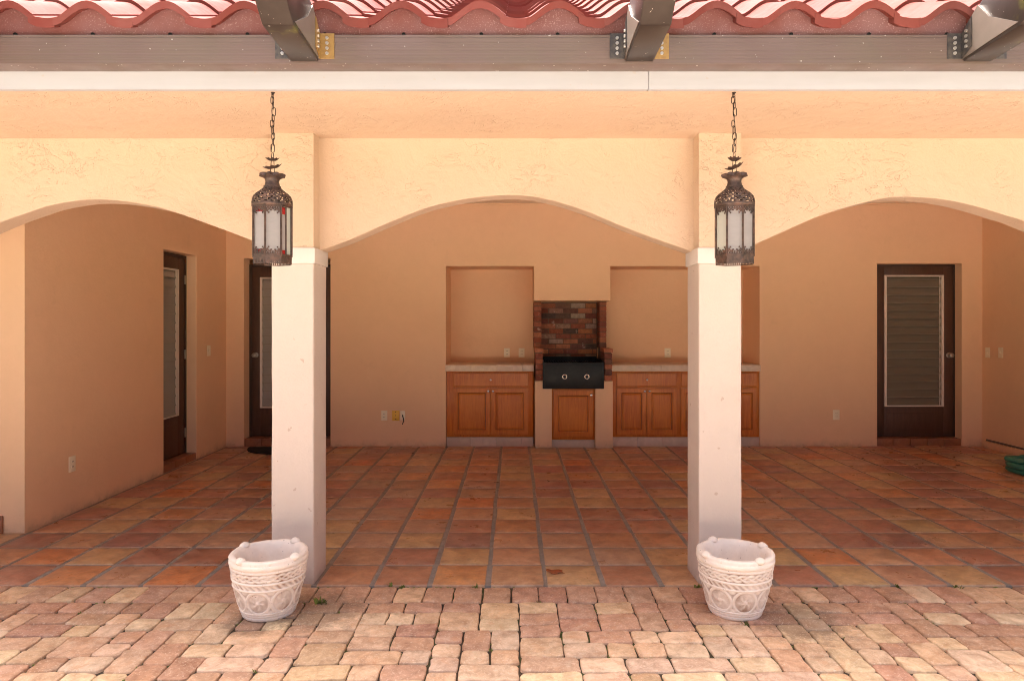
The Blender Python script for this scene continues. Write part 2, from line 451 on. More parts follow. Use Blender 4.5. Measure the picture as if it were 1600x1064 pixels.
def slab(mb, x0, x1, y0, y1, r, gap, jit, ztop, ch, col, tilt=.004, zb=-.06, dome=0.0, rim=None):
    g = gap / 2
    o = rounded(x0 + g, x1 - g, y0 + g, y1 - g, r, 3, jit)
    cx = (x0 + x1) / 2; cy = (y0 + y1) / 2
    tx = random.uniform(-tilt, tilt) / .1; ty = random.uniform(-tilt, tilt) / .1
    z = lambda p, d: ztop + d + (p[0] - cx) * tx + (p[1] - cy) * ty
    def inset(p, d):
        vx, vy = cx - p[0], cy - p[1]; L = math.hypot(vx, vy); return (p[0] + vx / L * d, p[1] + vy / L * d)
    n = len(o)
    rings = [[(p[0], p[1], zb) for p in o], [(p[0], p[1], z(p, -ch)) for p in o]]
    a = [inset(p, ch * .45) for p in o]; rings.append([(p[0], p[1], z(p, -ch * .3)) for p in a])
    b = [inset(p, ch * 1.3) for p in o]; rings.append([(p[0], p[1], z(p, 0)) for p in b])
    vs = [q for rg in rings for q in rg]; fs = []
    for j in range(3):
        for i in range(n): fs.append((j * n + i, j * n + (i + 1) % n, (j + 1) * n + (i + 1) % n, (j + 1) * n + i))
    vs.append((cx, cy, ztop + dome)); m = len(vs) - 1
    for i in range(n): fs.append((3 * n + i, 3 * n + (i + 1) % n, m))
    b = len(mb.v); mb.add(vs, fs, col)
    if rim:
        for q in range(b, b + 3 * n): mb.c[q] = tuple(col[t] * .45 + rim[t] * .55 for t in range(3))
        for q in range(b + 3 * n, b + 4 * n):
            w = random.uniform(0, .45) ** 1.3; mb.c[q] = tuple(col[t] * (1 - w) + rim[t] * w for t in range(3))
mb = MB()
for (x0, x1, y0, y1) in pavers:
    pal = PALW if (YF - y1) > .25 + random.uniform(0, .4) else PALR + PALW[4:8]
    slab(mb, x0, x1, y0, y1, random.uniform(.012, .027), random.uniform(.004, .0095), .0075, -.004 + random.uniform(-.003, .002), random.uniform(.004, .0065), vary(random.choice(pal), .10))
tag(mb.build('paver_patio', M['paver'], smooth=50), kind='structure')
mb = MB(); mb.add([(-9, -9, -.017), (9, -9, -.017), (9, YF, -.017), (-9, YF, -.017)], [(0, 1, 2, 3)])
tag(mb.build('joint_sand', M['soil']), kind='structure')
# unseen paving behind and beside the viewer, pale neutral to whiten its bounce light
mb = MB()
for (x0, x1, y0, y1) in ((-9, PX0, -9, YF), (PX1, 9, -9, YF), (PX0, PX1, -9, PY0)):
    mb.add([(x0, y0, -.006), (x1, y0, -.006), (x1, y1, -.006), (x0, y1, -.006)], [(0, 1, 2, 3)], (.56, .51, .47))
tag(mb.build('outer_bounce_patio', M['concrete']), kind='structure')

# saltillo floor
FX0, FX1, FY1 = -6.4, 5.72, 8.34
TP, TQ = .331, .3275
TPAL = [(.60, .32, .175), (.53, .25, .14), (.47, .20, .125), (.60, .36, .175), (.63, .41, .20), (.50, .225, .15), (.41, .195, .145), (.58, .27, .14), (.55, .30, .18), (.64, .29, .125), (.45, .19, .125), (.52, .31, .20)]
mb = MB()
i0 = int((FX0 + .15) / TP) - 1
i = i0
while -.15 + TP * i < FX1:
    xa = -.15 + TP * i; shift = random.uniform(-.01, .01)
    j = 0
    while YF + TQ * j < FY1:
        ya = YF + TQ * j
        col = vary(random.choice(TPAL), .09)
        if random.random() < .03: col = (.66, .24, .09)
        jx = random.uniform(-.004, .004); jy = random.uniform(-.004, .004)
        slab(mb, xa + jx + .0125, xa + TP + jx - .0125, ya + (.004 if j == 0 else jy + .0065), ya + TQ + jy - .0065, random.uniform(.006, .012), .002, .003, random.uniform(-.002, .001), .005, col, tilt=.0008, zb=-.05, dome=.0012, rim=(.46, .33, .24))
        j += 1
    i += 1
tag(mb.build('porch_floor', M['saltillo'], smooth=50), kind='structure')
mb = MB(); mb.box(FX0 - .1, FX1 + .3, YF + .008, 9.6, -.2, -.0045)
tag(mb.build('floor_grout', M['grout']), kind='structure')

# moss and little weeds in the joints
mb = MB()
def tuft(x, y, n, s):
    for _ in range(n):
        a = random.uniform(0, 6.28); l = s * random.uniform(.5, 1); w = s * .18
        bx, by = x + random.uniform(-s, s) * .5, y + random.uniform(-s, s) * .5
        dx, dy = math.cos(a), math.sin(a)
        z0 = -.012
        mb.add([(bx - dy * w, by + dx * w, z0), (bx + dy * w, by - dx * w, z0), (bx + dx * l * .4 + dy * w * .7, by + dy * l * .4 - dx * w * .7, z0 + l * .7), (bx + dx * l * .8, by + dy * l * .8, z0 + l * .9)], [(0, 1, 2), (0, 2, 3)])
def moss(x, y, s):
    bm = bmesh.new(); bmesh.ops.create_icosphere(bm, subdivisions=1, radius=1)
    for v in bm.verts:
        q = 1 + random.uniform(-.3, .3)
        v.co = Vector((v.co.x * s * q, v.co.y * s * q * .6, v.co.z * s * .35 * q))
    mb.bm(bm, None, Matrix.Translation((x, y, -.012)))
for (px, py) in ((744, 915), (610, 913), (1088, 914), (628, 915), (1400, 913), (1494, 915)):
    Y = 1075 * 1.5 / (py - 503); X = (px - 803) / 1075 * Y
    tuft(X, Y - .01, 9, .03); moss(X, Y - .01, .012)
tuft(-1.03, 3.68, 16, .045); tuft(1.16, 3.43, 8, .03)
for p in pavers:
    if p[2] < 2.6 or abs(p[0]) > 3.3: continue
    if random.random() < .22:
        for _ in range(random.randint(2, 6)):
            if random.random() < .5: moss(random.uniform(p[0], p[1]), p[2], random.uniform(.004, .009))
            else: moss(p[0], random.uniform(p[2], p[3]), random.uniform(.004, .009))
    if random.random() < .05: tuft(p[0], p[2], 5, .016)
for _ in range(110):
    moss(random.uniform(-3, 3), YF - .005, random.uniform(.004, .010))
tag(mb.build('joint_moss', M['moss'], fixn=False), 'green moss and tiny weeds growing in the paver joints', 'moss', kind='stuff')

# ------------------------------------------------------------------ the house
house = empty('house', (0, 6, 0), 'peach stucco house with a three-arched covered porch and a red tiled roof', 'house')
YW0, YW1 = 4.06, 4.22           # arcade wall
ZS = 2.581                      # soffit
ZC = 2.93                       # porch ceiling
CAPT = 1.925
def ax(px): return (px - 803) / 264.8
def az(py): return 1.5 + (503 - py) / 264.8
ARC = [(498, 392.5), (525, 383), (555, 371), (610, 347), (660, 327), (710, 314), (750, 308), (780, 305.6), (797, 305), (815, 305.5), (840, 308), (880, 318), (930, 336), (980, 357), (1040, 378.5), (1065, 387.5), (1083.5, 394)]
ARL = [(-118, 392), (-60, 373), (0, 348), (47, 331), (79, 320.5), (118, 314), (146, 312), (178, 313), (217, 318.5), (257, 327), (296, 339.5), (336, 354), (375, 368.5), (400, 378), (435.2, 391.5)]
ARR = [(1149, 396), (1177, 384), (1218, 365), (1257, 347), (1297, 332), (1336, 320), (1376, 311), (1415, 307.5), (1455, 309.5), (1494, 315), (1534, 325), (1573, 337), (1600, 345.5), (1660, 371), (1706, 390)]
def smooth_curve(pts, n=6):
    out = []
    P = [pts[0]] + pts + [pts[-1]]
    for i in range(1, len(P) - 2):
        p0, p1, p2, p3 = P[i - 1], P[i], P[i + 1], P[i + 2]
        for t in range(n):
            u = t / n; z = []
            for d in (0, 1):
                # monotone-x hermite with finite-difference tangents
                z.append(.5 * ((2 * p1[d]) + (-p0[d] + p2[d]) * u + (2 * p0[d] - 5 * p1[d] + 4 * p2[d] - p3[d]) * u * u + (-p0[d] + 3 * p1[d] - 3 * p2[d] + p3[d]) * u ** 3))
            out.append(tuple(z))
    out.append(pts[-1]); return out
arches = []
for a in (ARL, ARC, ARR):
    arches.append([(ax(p[0]), az(p[1])) for p in smooth_curve(a)])
# a fourth and fifth arch, out of the picture, keep the porch open at its ends
w = arches[1]
def shifted(src, xa, xb):
    x0, x1 = src[0][0], src[-1][0]; return [(xa + (x - x0) / (x1 - x0) * (xb - xa), z) for x, z in src]
xl = arches[0][0][0]; xr = arches[2][-1][0]
arches.insert(0, shifted(w, xl - .245 - 2.2, xl - .245)); arches.append(shifted(w, xr + .245, 5.66))
line = [(-9.0, CAPT)]
mb = MB()
prev = -9.0
ztop = ZC + .25
def wallstrip(mb, pts):
    """pts: bottom curve (x,z); wall from there up to ztop, between YW0 and YW1, with a worn rounded arris"""
    n = len(pts); ch = .006
    V = []
    for (x, z) in pts:
        wob = .003 * mnoise.noise((x * 5, 3.3, z))
        z += wob
        V += [(x, YW0, ztop), (x, YW0, z + ch), (x, YW0 + ch, z), (x, YW1 - ch, z), (x, YW1, z + ch), (x, YW1, ztop)]
    F = []
    for i in range(n - 1):
        for q in range(5): F.append((i * 6 + q, i * 6 + q + 1, (i + 1) * 6 + q + 1, (i + 1) * 6 + q))
    mb.add(V, F)
full = []
for a in arches:
    full.append([(prev, CAPT - .01), (a[0][0], CAPT - .01)]); full.append(a); prev = a[-1][0]
full.append([(prev, CAPT - .01), (9.0, CAPT - .01)])
# join into one continuous bottom line so the wall is one skin
bl = []
for seg in full:
    for p in seg:
        if not bl or abs(p[0] - bl[-1][0]) > 1e-4: bl.append(p)
wallstrip(mb, bl)
mb.build('arcade_wall', M['stucco'], house, smooth=40)

def column(x0, x1, yb=4.205):
    YC = 3.94
    m = MB(); V = []; F = []
    ring = rounded(x0, x1, YC, yb, .009, 3); ring = [p for p in ring]; n = len(ring); nz = 60
    ccx, ccy = (x0 + x1) / 2, (YC + yb) / 2
    for j in range(nz + 1):
        z = -.002 + 1.8345 * j / nz
        for (px_, py_) in ring:
            q = Vector((px_ * 4, py_ * 4, z * 3)); w = .0030 * mnoise.noise(q) + .0012 * mnoise.noise(q * 6)
            dx_, dy_ = px_ - ccx, py_ - ccy
            corner = min(abs(abs(dx_) - (x1 - x0) / 2), 1) < .009 and abs(abs(dy_) - (yb - YC) / 2) < .009
            if corner: w -= .012 * max(0, mnoise.noise(Vector((px_ * 3 + 7, py_ * 3, z * 16))) - .42)
            L_ = math.hypot(dx_, dy_); V.append((px_ + dx_ / L_ * w, py_ + dy_ / L_ * w, z))
    for j in range(nz):
        for i in range(n): F.append((j * n + i, j * n + (i + 1) % n, (j + 1) * n + (i + 1) % n, (j + 1) * n + i))
    F.append(tuple(nz * n + i for i in range(n))); m.add(V, F)
    c = m.build('column', M['column'], house, smooth=50)
    m = MB(); m.box(x0 - .010, x1 + .010, YC - .010, yb + .010, 1.8335, CAPT, .008); m.build('column_cap', M['cap'], c, smooth=40)
    m = MB(); m.box(x0, x1, YC, yb + .03, CAPT + .0005, ZS + .02, .005); m.build('pilaster', M['stucco'], c, smooth=40)
column(-1.389, -1.147); column(1.0595, 1.3045)
column(xl - .245, xl); column(xr, xr + .245)
column(-6.5, xl - .245 - 2.2)
for (xa_, xb_) in ((5.66, 9), (-9, -6.501)):
    mb = MB(); mb.box(xa_, xb_, YW0, YW1 - .002, 0, CAPT - .0105); mb.build('end_wall', M['stucco'], house)

# eave: soffit, fascia, closure
mb = MB(); mb.box(-9, 9, 3.231, YW0 - .001, ZS, ZS + .03); mb.build('soffit', M['stucco'], house)
mb = MB()
xj = (1013 - 803) / 1075 * 3.2
mb.box(-9, xj - .0012, 3.20, 3.23, ZS - .001, ZS + .23, .0025); mb.box(xj + .0012, 9, 3.2006, 3.2296, ZS - .001, ZS + .23, .0025)
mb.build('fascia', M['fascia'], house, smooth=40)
mb = MB(); mb.box(-9, 9, 3.145, 3.1995, ZS + .10, 2.83); mb.build('eave_backing', M['mortar_red'], house)

# wall with openings: cells on a grid, solid cells get a front face, boundaries get reveals
def gridwall(mb, us, vs, is_open, P, depth):
    """P(u, v, d) -> world point, d = depth behind the face"""
    nu, nv = len(us) - 1, len(vs) - 1
    op = [[is_open((us[i] + us[i + 1]) / 2, (vs[j] + vs[j + 1]) / 2) for j in range(nv)] for i in range(nu)]
    for i in range(nu):
        for j in range(nv):
            u0, u1, v0, v1 = us[i], us[i + 1], vs[j], vs[j + 1]
            if not op[i][j]:
                mb.add([P(u0, v0, 0), P(u1, v0, 0), P(u1, v1, 0), P(u0, v1, 0)], [(0, 1, 2, 3)])
            else:
                d = op[i][j]
                for (di, dj, a, b) in ((-1, 0, (u0, v0), (u0, v1)), (1, 0, (u1, v0), (u1, v1)), (0, -1, (u0, v0), (u1, v0)), (0, 1, (u0, v1), (u1, v1))):
                    ii, jj = i + di, j + dj
                    if 0 <= ii < nu and 0 <= jj < nv and not op[ii][jj]:
                        mb.add([P(a[0], a[1], 0), P(b[0], b[1], 0), P(b[0], b[1], d), P(a[0], a[1], d)], [(0, 1, 2, 3)])
def bevel_edges(o, off=.006):
    md = o.modifiers.new('worn_edges', 'BEVEL'); md.width = off; md.segments = 3; md.limit_method = 'ANGLE'; md.angle_limit = R(50)
YB = 8.31; YN = 8.90
DL = (-3.261, -2.218, 2.265); DR = (4.389, 5.41, 2.203)
NL = (-.819, .24, 2.172); NR = (1.167, 2.967, 2.172); HOODZ = 1.755
def open_back(u, v):
    if DL[0] < u < DL[1] and v < DL[2]: return .18
    if DR[0] < u < DR[1] and v < DR[2]: return .14
    if NL[0] < u < NL[1] and v < NL[2]: return YN - YB
    if NR[0] < u < NR[1] and v < NR[2]: return YN - YB
    if NL[1] < u < NR[0] and v < HOODZ: return YN - YB
    return 0
XL, XR = -3.475, 5.657
mb = MB()
us = sorted({XL, DL[0], DL[1], NL[0], NL[1], NR[0], NR[1], DR[0], DR[1], XR}); vs = sorted({-.02, DL[2], DR[2], NL[2], HOODZ, ZC + .05})
gridwall(mb, us, vs, open_back, lambda u, v, d: (u, YB + d, v), 0)
o = mb.build('back_wall', M['stucco_in'], house, merge=True); bevel_edges(o, .007)
mb = MB(); mb.box(NL[0] - .05, NR[1] + .05, YN - .001, YN + .05, -.02, NL[2] + .1); mb.build('niche_wall', M['stucco_in'], house)
# left wall with its door opening, and its front end
LD = (6.83, 7.53, 2.222)
def PL(u, v, d): return (XL - d, u, v)
mb = MB()
gridwall(mb, [4.886, LD[0], LD[1], YB + .01], [-.02, LD[2], ZC + .05], lambda u, v: .12 if (LD[0] < u < LD[1] and v < LD[2]) else 0, PL, 0)
mb.add([(XL, 4.886, -.02), (XL - .32, 4.886, -.02), (XL - .32, 4.886, ZC + .05), (XL, 4.886, ZC + .05)], [(0, 1, 2, 3)])
mb.add([(XL - .32, 4.886, -.02), (XL - .32, 9.0, -.02), (XL - .32, 9.0, ZC + .05), (XL - .32, 4.886, ZC + .05)], [(0, 1, 2, 3)])
o = mb.build('left_wall', M['stucco_in'], house, merge=True); bevel_edges(o, .010)
mb = MB(); mb.box(XR, XR + .2, YW1 + .001, YB + .3, -.02, ZC + .05); mb.build('right_wall', M['stucco_in'], house)
mb = MB(); mb.box(-9, 9, YW1 + .001, 9.6, ZC, ZC + .08); mb.build('porch_ceiling', M['ceiling'], house)
mb = MB()
mb.box(-9, -6.5, YW1 + .002, 9.5, -.02, ZC - .001); mb.box(XR + .201, 9, YW1 + .002, 9.5, -.02, ZC - .001)
mb.box(-6.499, 9, 9.2, 9.6, -.02, ZC - .001); mb.build('outer_wall', M['stucco_in'], house)
mb = MB(); mb.box(-3.79, -3.625, 4.874, 4.8855, -.001, .125, .003); mb.build('skirting_tile', M['step'], house, smooth=40)
# thin crown line at the top of the back wall
mb = MB(); mb.box(XL + .01, XR - .01, YB - .018, YB - .0005, ZC - .018, ZC - .0005); mb.build('cornice_strip', M['stucco_in'], house)

# roof
PITCH = math.atan(.5)
ROOFY, ROOFZ = 3.07, 2.851
PT = .352; EXPO = .335; XC0 = -.502
def prof(u):
    """top height of one tile, u measured from its crest"""
    u = (u + PT / 2) % PT - PT / 2
    if abs(u) < .130: return .007 + .073 * math.cos(math.pi * u / .26) ** 1.25
    return .007 * ((PT / 2 - abs(u)) / (PT / 2 - .130)) ** 2
us_h = [-.150 + i * (.262 / 12) for i in range(13)]
us_p = [.088 + i * ((PT - .150 - .088 + .004) / 9) for i in range(10)]
mb = MB()
NC = 17; th = .035
dy, dz = math.cos(PITCH), math.sin(PITCH)
def tile(cx, row):
    base = random.choice([(.20, .062, .052), (.18, .054, .046), (.215, .07, .06), (.195, .066, .057)])
    col = vary(base, .08)
    lift = random.uniform(0, .003); sk = random.uniform(-.004, .004)
    for (ul, lower) in ((us_h, 0), (us_p, 1)):
        V = []; n = len(ul)
        for s_, (t, extra) in enumerate(((-.0, .022), (.42, 0.0))):
            for kk in (0, 1):
                for u in ul:
                    z = prof(u)
                    if lower: z -= .013 * max(0, 1 - (u - ul[0]) / .05)
                    if kk: z -= th * (1.0 if not lower else 1.25)
                    s0 = row * EXPO + t + (0.006 if (kk and s_ == 0) else 0) + sk
                    nz = z + extra + lift
                    V.append((cx + u, ROOFY + s0 * dy - (0 if not kk else 0), ROOFZ - .022 + s0 * dz + nz))
        F = []
        A = lambda s_, kk, i: (s_ * 2 + kk) * n + i
        for i in range(n - 1):
            F.append((A(0, 0, i), A(0, 0, i + 1), A(1, 0, i + 1), A(1, 0, i)))
            F.append((A(0, 1, i), A(1, 1, i), A(1, 1, i + 1), A(0, 1, i + 1)))
            F.append((A(0, 0, i), A(0, 1, i), A(0, 1, i + 1), A(0, 0, i + 1)))
        F.append((A(0, 0, 0), A(1, 0, 0), A(1, 1, 0), A(0, 1, 0)))
        F.append((A(0, 0, n - 1), A(0, 1, n - 1), A(1, 1, n - 1), A(1, 0, n - 1)))
        mb.add(V, F, col)
for row in range(NC):
    for c_ in range(-16, 17):
        tile(XC0 + PT * c_, row)
roof = mb.build('roof', M['rooftile'], house, smooth=35)
mb = MB()     # deck under the tiles and the far slope
yr = ROOFY + NC * EXPO * dy; zr = ROOFZ - .06 + NC * EXPO * dz
mb.prism([(-9, ROOFY + .12, ROOFZ - .035), (-9, yr, zr), (-9, yr + 5.5, zr - 2.75), (-9, yr + 5.5, zr - 2.9), (-9, yr, zr - .15), (-9, ROOFY + .14, ROOFZ - .16)], (18, 0, 0))
mb.build('roof_deck', M['mortar_red'], roof)
# bird-stop closure between tile ends and fascia, with weep holes
mb = MB()
V = []; F = []; n = 0
xs = [-5.9 + i * .022 for i in range(int(11.8 / .022))]
for x in xs:
    u = ((x - XC0 + PT / 2) % PT) - PT / 2
    V += [(x, 3.132, 2.74), (x, 3.118, ROOFZ + prof(u) - .003)]
for i in range(len(xs) - 1): F.append((2 * i, 2 * i + 2, 2 * i + 3, 2 * i + 1))
mb.add(V, F); mb.build('bird_stop', M['mortar_red'], roof, smooth=60)
for c_ in range(-7, 11):
    x = XC0 + PT * c_ + random.uniform(-.004, .004)
    mb = MB(); mb.lathe((x, 3.122, 2.802), [(.0001, -.001), (.0085, -.001), (.0085, .004)], 12, None, Matrix.Rotation(R(90), 3, 'X'))
    mb.build('weep_hole', M['rubber'], roof)

# ------------------------------------------------------------------ doors (parts of the house)
def louvre_door(name, P, w, z0, z1, glass, knob_u, hinges_u, step, glassmat, label=None, knob_side=1):
    """P(u, d, z): u along the door, d>0 towards the viewer. glass=(u0,u1,z0,z1)"""
    def B(m, u0, u1, d0, d1, za, zb, bev=0, col=None):
        a = P(u0, d0, za); b = P(u1, d1, zb)
        m.box(min(a[0], b[0]), max(a[0], b[0]), min(a[1], b[1]), max(a[1], b[1]), za, zb, bev, col)
    g = glass
    m = MB()
    B(m, 0, w, -.06, -.045, z0, z1)                                     # backing panel
    B(m, .032, g[0], -.044, 0, z0, z1 - .034, .002); B(m, g[1], w - .032, -.044, 0, z0, z1 - .034, .002)
    B(m, g[0] + .0002, g[1] - .0002, -.044, -.001, g[3], z1 - .034, .002); B(m, g[0] + .0002, g[1] - .0002, -.044, -.001, z0, g[2], .002)
    B(m, g[0] + .03, g[1] - .03, -.001, .004, z0 + .10, g[2] - .08, .003)
    d = m.build('door', M['door'], house, smooth=40, label=label)
    m = MB(); B(m, -.001, .030, -.044, .012, z0, z1, .002); B(m, w - .030, w + .001, -.044, .012, z0, z1, .002); B(m, .0302, w - .0302, -.044, .011, z1 - .032, z1, .002)
    m.build('door_frame', M['jamb'], d, smooth=40)
    m = MB()
    fw = .030
    B(m, g[0], g[0] + fw, -.01, .014, g[2], g[3], .002); B(m, g[1] - fw, g[1], -.01, .014, g[2], g[3], .002)
    B(m, g[0] + fw + .0004, g[1] - fw - .0004, -.01, .013, g[3] - .02, g[3], .002); B(m, g[0] + fw + .0004, g[1] - fw - .0004, -.01, .013, g[2], g[2] + .014, .002)
    B(m, g[1] - fw - .022, g[1] - fw - .014, -.005, .010, g[2] + .015, g[3] - .021)
    m.build('louvre_frame', M['alum'], d, smooth=40)
    m = MB(); pitch = .0965; z = g[2] + .016
    while z < g[3] - .03:
        zt = min(z + pitch + .006, g[3] - .021)
        a = [P(g[0] + fw, .006, z), P(g[1] - fw, .006, z), P(g[1] - fw, -.020, zt), P(g[0] + fw, -.020, zt)]
        b = [P(g[0] + fw, .000, z), P(g[1] - fw, .000, z), P(g[1] - fw, -.026, zt), P(g[0] + fw, -.026, zt)]
        m.cur = 0; m.add(a + b, [(0, 1, 2, 3), (4, 5, 6, 7)])
        e = [P(g[0] + fw, .0066, z - .001), P(g[1] - fw, .0066, z - .001), P(g[1] - fw, .0055, z + .0065), P(g[0] + fw, .0055, z + .0035)]
        m.cur = 1; m.add(e, [(0, 1, 2, 3)])
        z += pitch
    m.build('louvre_panes', [glassmat, M['louvre_edge']], d, fixn=False)
    if knob_u is not None:
        m = MB(); c = Vector(P(knob_u, 0, z0 + 1.0)); ax_ = (Vector(P(knob_u, 1, 0)) - Vector(P(knob_u, 0, 0)))
        rot = Vector((0, 0, 1)).rotation_difference(ax_).to_matrix()
        m.lathe(c, [(.0001, .001), (.034, .001), (.034, .006), (.028, .010), (.013, .014), (.012, .034), (.024, .040), (.030, .052), (.028, .064), (.016, .070), (.0001, .071)], 20, None, rot)
        m.build('knob', M['steel'], d, smooth=40)
    if hinges_u is not None:
        for zz in (z0 + .22, z0 + (z1 - z0) * .5, z1 - .26):
            m = MB(); B(m, hinges_u - .012, hinges_u + .012, .001, .014, zz - .05, zz + .05, .002)
            m.build('hinge', M['steel'], d, smooth=40)
    # tiled step under the door
    m = MB(); u = step[0]; n = max(1, round((step[1] - step[0]) / .2)); sw = (step[1] - step[0]) / n
    for q in range(n):
        B(m, u + q * sw + .003, u + (q + 1) * sw - .003, step[2], step[3], -.002, z0 - .004, .003)
    m.build('doorstep', M['step'], d, smooth=40)
    return d
# right door
w_ = DR[1] - DR[0]
louvre_door('door', lambda u, d, z: (DR[0] + u, YB + .14 - d, z), w_ + .012, .092, DR[2] + .01, (.155, .886, .462, 2.074), .952, None, (0.0, w_ - .005, -.05, .135), M['louvre'], 'dark brown door with smoked louvre glass in a white frame')
# left back door
w_ = DL[1] - DL[0]
louvre_door('door', lambda u, d, z: (DL[0] + u, YB + .18 - d, z), w_, .092, DL[2] - .06, (.13, .87, .44, 2.05), .075, w_ - .012, (0.0, w_ - .005, -.05, .175), M['louvre_pale'], 'brown door half hidden behind the left column')
# door in the left wall
w_ = LD[1] - LD[0] + .30
louvre_door('door', lambda u, d, z: (XL - .12 + d, LD[0] - .30 + u, z), w_, .075, LD[2] - .004, (.06, w_ - .17, .50, 2.06), None, w_ - .024, (.305, w_ - .002, -.05, .118), M['louvre_pale'], 'narrow brown louvred door in the left wall')

# ------------------------------------------------------------------ outdoor kitchen
def raised(mb, x0, x1, z0, z1, y, rail=.052, th=.018):
    """raised panel door front at y (towards -Y)"""
    loops = [(0, th), (0, .003), (.003, 0), (rail, 0), (rail + .007, .007), (rail + .013, .0085), (rail + .030, .002), (rail + .034, .0015)]
    V = []
    for ins, d in loops:
        V += [(x0 + ins, y + d, z0 + ins), (x1 - ins, y + d, z0 + ins), (x1 - ins, y + d, z1 - ins), (x0 + ins, y + d, z1 - ins)]
    for j in range(len(loops) - 1):
        mb.cur = 1 if j in (4,) else 0
        for i in range(4):
            b = len(mb.v)
            mb.add([V[j * 4 + i], V[j * 4 + (i + 1) % 4], V[(j + 1) * 4 + (i + 1) % 4], V[(j + 1) * 4 + i]], [(0, 1, 2, 3)])
    mb.cur = 0
    mb.add(V[-4:], [(0, 1, 2, 3)])
def knob(parent, x, y, z):
    m = MB(); m.lathe((x, y, z), [(.006, 0), (.006, .012), (.013, .017), (.015, .023), (.011, .029), (.0001, .031)], 16, None, Matrix.Rotation(R(90), 3, 'X'))
    return m.build('knob', M['nickel'], parent, smooth=40)
YCAB = 8.30
def cz(py): return 1.5 - (py - 503) / 129.4
def cx_(px): return (px - 803) / 129.4
def cabinet(x0, x1, units, label, ends=(0, 0)):
    root = empty('kitchen_cabinet', ((x0 + x1) / 2, YCAB, 0), label, 'cabinet', 'wooden cabinets of the outdoor kitchen')
    zt, zb = cz(580), cz(683)
    m = MB(); m.box(x0, x1, YCAB + .020, YN - .002, zb, zt - .001, .002); m.build('carcass', M['maple'], root, smooth=40)
    for (u0, u1) in units:
        a, b = u0, u1
        m = MB()
        lp = [(0, .018), (0, .004), (.006, 0)]
        za, zc = cz(603.5), cz(583)
        V = []
        for ins, d in lp: V += [(a + ins, YCAB + d, za + ins), (b - ins, YCAB + d, za + ins), (b - ins, YCAB + d, zc - ins), (a + ins, YCAB + d, zc - ins)]
        for j in range(2):
            for i in range(4): m.add([V[j * 4 + i], V[j * 4 + (i + 1) % 4], V[(j + 1) * 4 + (i + 1) % 4], V[(j + 1) * 4 + i]], [(0, 1, 2, 3)])
        m.add(V[-4:], [(0, 1, 2, 3)])
        d = m.build('drawer', M['maple'], root); knob(d, (a + b) / 2, YCAB, (za + zc) / 2)
        mid = (a + b) / 2; zd0, zd1 = cz(679), cz(606.5)
        for (da, db, kx) in ((a, mid - .002, mid - .028), (mid + .002, b, mid + .028)):
            m = MB(); raised(m, da, db, zd0, zd1, YCAB); d = m.build('door', [M['maple'], M['groove']], root); knob(d, kx, YCAB, zd1 - .035)
    # travertine counter of cut tiles and toe kick
    m = MB(); x = x0 - .012; xe = x1 + .006
    while x < xe - .01:
        w = min(.31, xe - x); t = random.uniform(.9, 1.06)
        m.box(x + .0008, x + w - .0008, YCAB - .028, YN - .003, cz(580) + .0005, cz(570), .003, (t, t * random.uniform(.96, 1.0), t * random.uniform(.92, 1.0))); x += w
    m.build('countertop', M['travertine'], root, smooth=40)
    m = MB(); x = x0
    while x < x1 - .01:
        w = min(random.uniform(.29, .32), x1 - x); t = random.uniform(.80, .98)
        m.box(x + .0008, x + w - .0008, YCAB + .012, YCAB + .03, -.001, zb - .001, .001, (t, t * random.uniform(.93, .98), t * random.uniform(.88, 1.0))); x += w
    m.build('toe_kick', M['travertine'], root, smooth=40)
    return root
cabinet(NL[0] + .004, NL[1] - .004, [(cx_(708), cx_(825.5))], 'two-door cabinet with one drawer left of the brick barbecue')
cabinet(NR[0] + .004, NR[1] - .004, [(cx_(963.5), cx_(1057.5)), (cx_(1064), cx_(1159 + 24))], 'wide wooden cabinet run right of the brick barbecue, partly behind the right column')

# brick barbecue
bbq = empty('brick_barbecue', (.703, 8.5, 0), 'brick barbecue niche with stucco pedestals between the two cabinets', 'barbecue')
BPAL = [(.28, .085, .045), (.24, .07, .04), (.32, .11, .06), (.20, .065, .045), (.36, .14, .08), (.17, .075, .055)]
BPALP = [tuple(x * 1.05 for x in c) for c in BPAL] + [(.30, .17, .12), (.36, .26, .20), (.42, .16, .07), (.10, .06, .05)]
def bricks(mb, x0, x1, y0, y1, z0, z1, lw, lh, face, pal, off=True):
    z = z0; r = 0
    while z < z1 - .02:
        h = min(lh, z1 - z)
        if face == 'y':
            x = x0 - (lw / 2 if (off and r % 2) else 0)
            while x < x1 - .01:
                a, b = max(x, x0), min(x + lw, x1)
                if b - a > .02:
                    j = random.uniform(0, .004)
                    mb.box(a + .004, b - .004, y0 + j, y1, z + .004, z + h - .004, .003, vary(random.choice(pal), .18))
                x += lw
        else:
            y = y0 - (lw / 2 if (off and r % 2) else 0)
            while y < y1 - .01:
                a, b = max(y, y0), min(y + lw, y1)
                if b - a > .02: mb.box(x0, x1, a + .004, b - .004, z + .004, z + h - .004, .003, vary(random.choice(pal), .18))
                y += lw
        z += h; r += 1
HX0, HX1 = NL[1], NR[0]
LH = .0655
m = MB(); bricks(m, HX0 + .11, HX1 - .10, 8.86, 8.895, 1.02, HOODZ - .002, .19, LH, 'y', BPALP); m.build('back_bricks', M['brick'], bbq, smooth=40)
m = MB(); m.box(HX0 + .105, HX1 - .095, 8.872, 8.897, .7, HOODZ - .004); m.box(HX0 + .012, HX0 + .100, 8.62, 8.871, 1.17, HOODZ - .004); m.box(HX1 - .092, HX1 - .012, 8.62, 8.871, 1.17, HOODZ - .004)
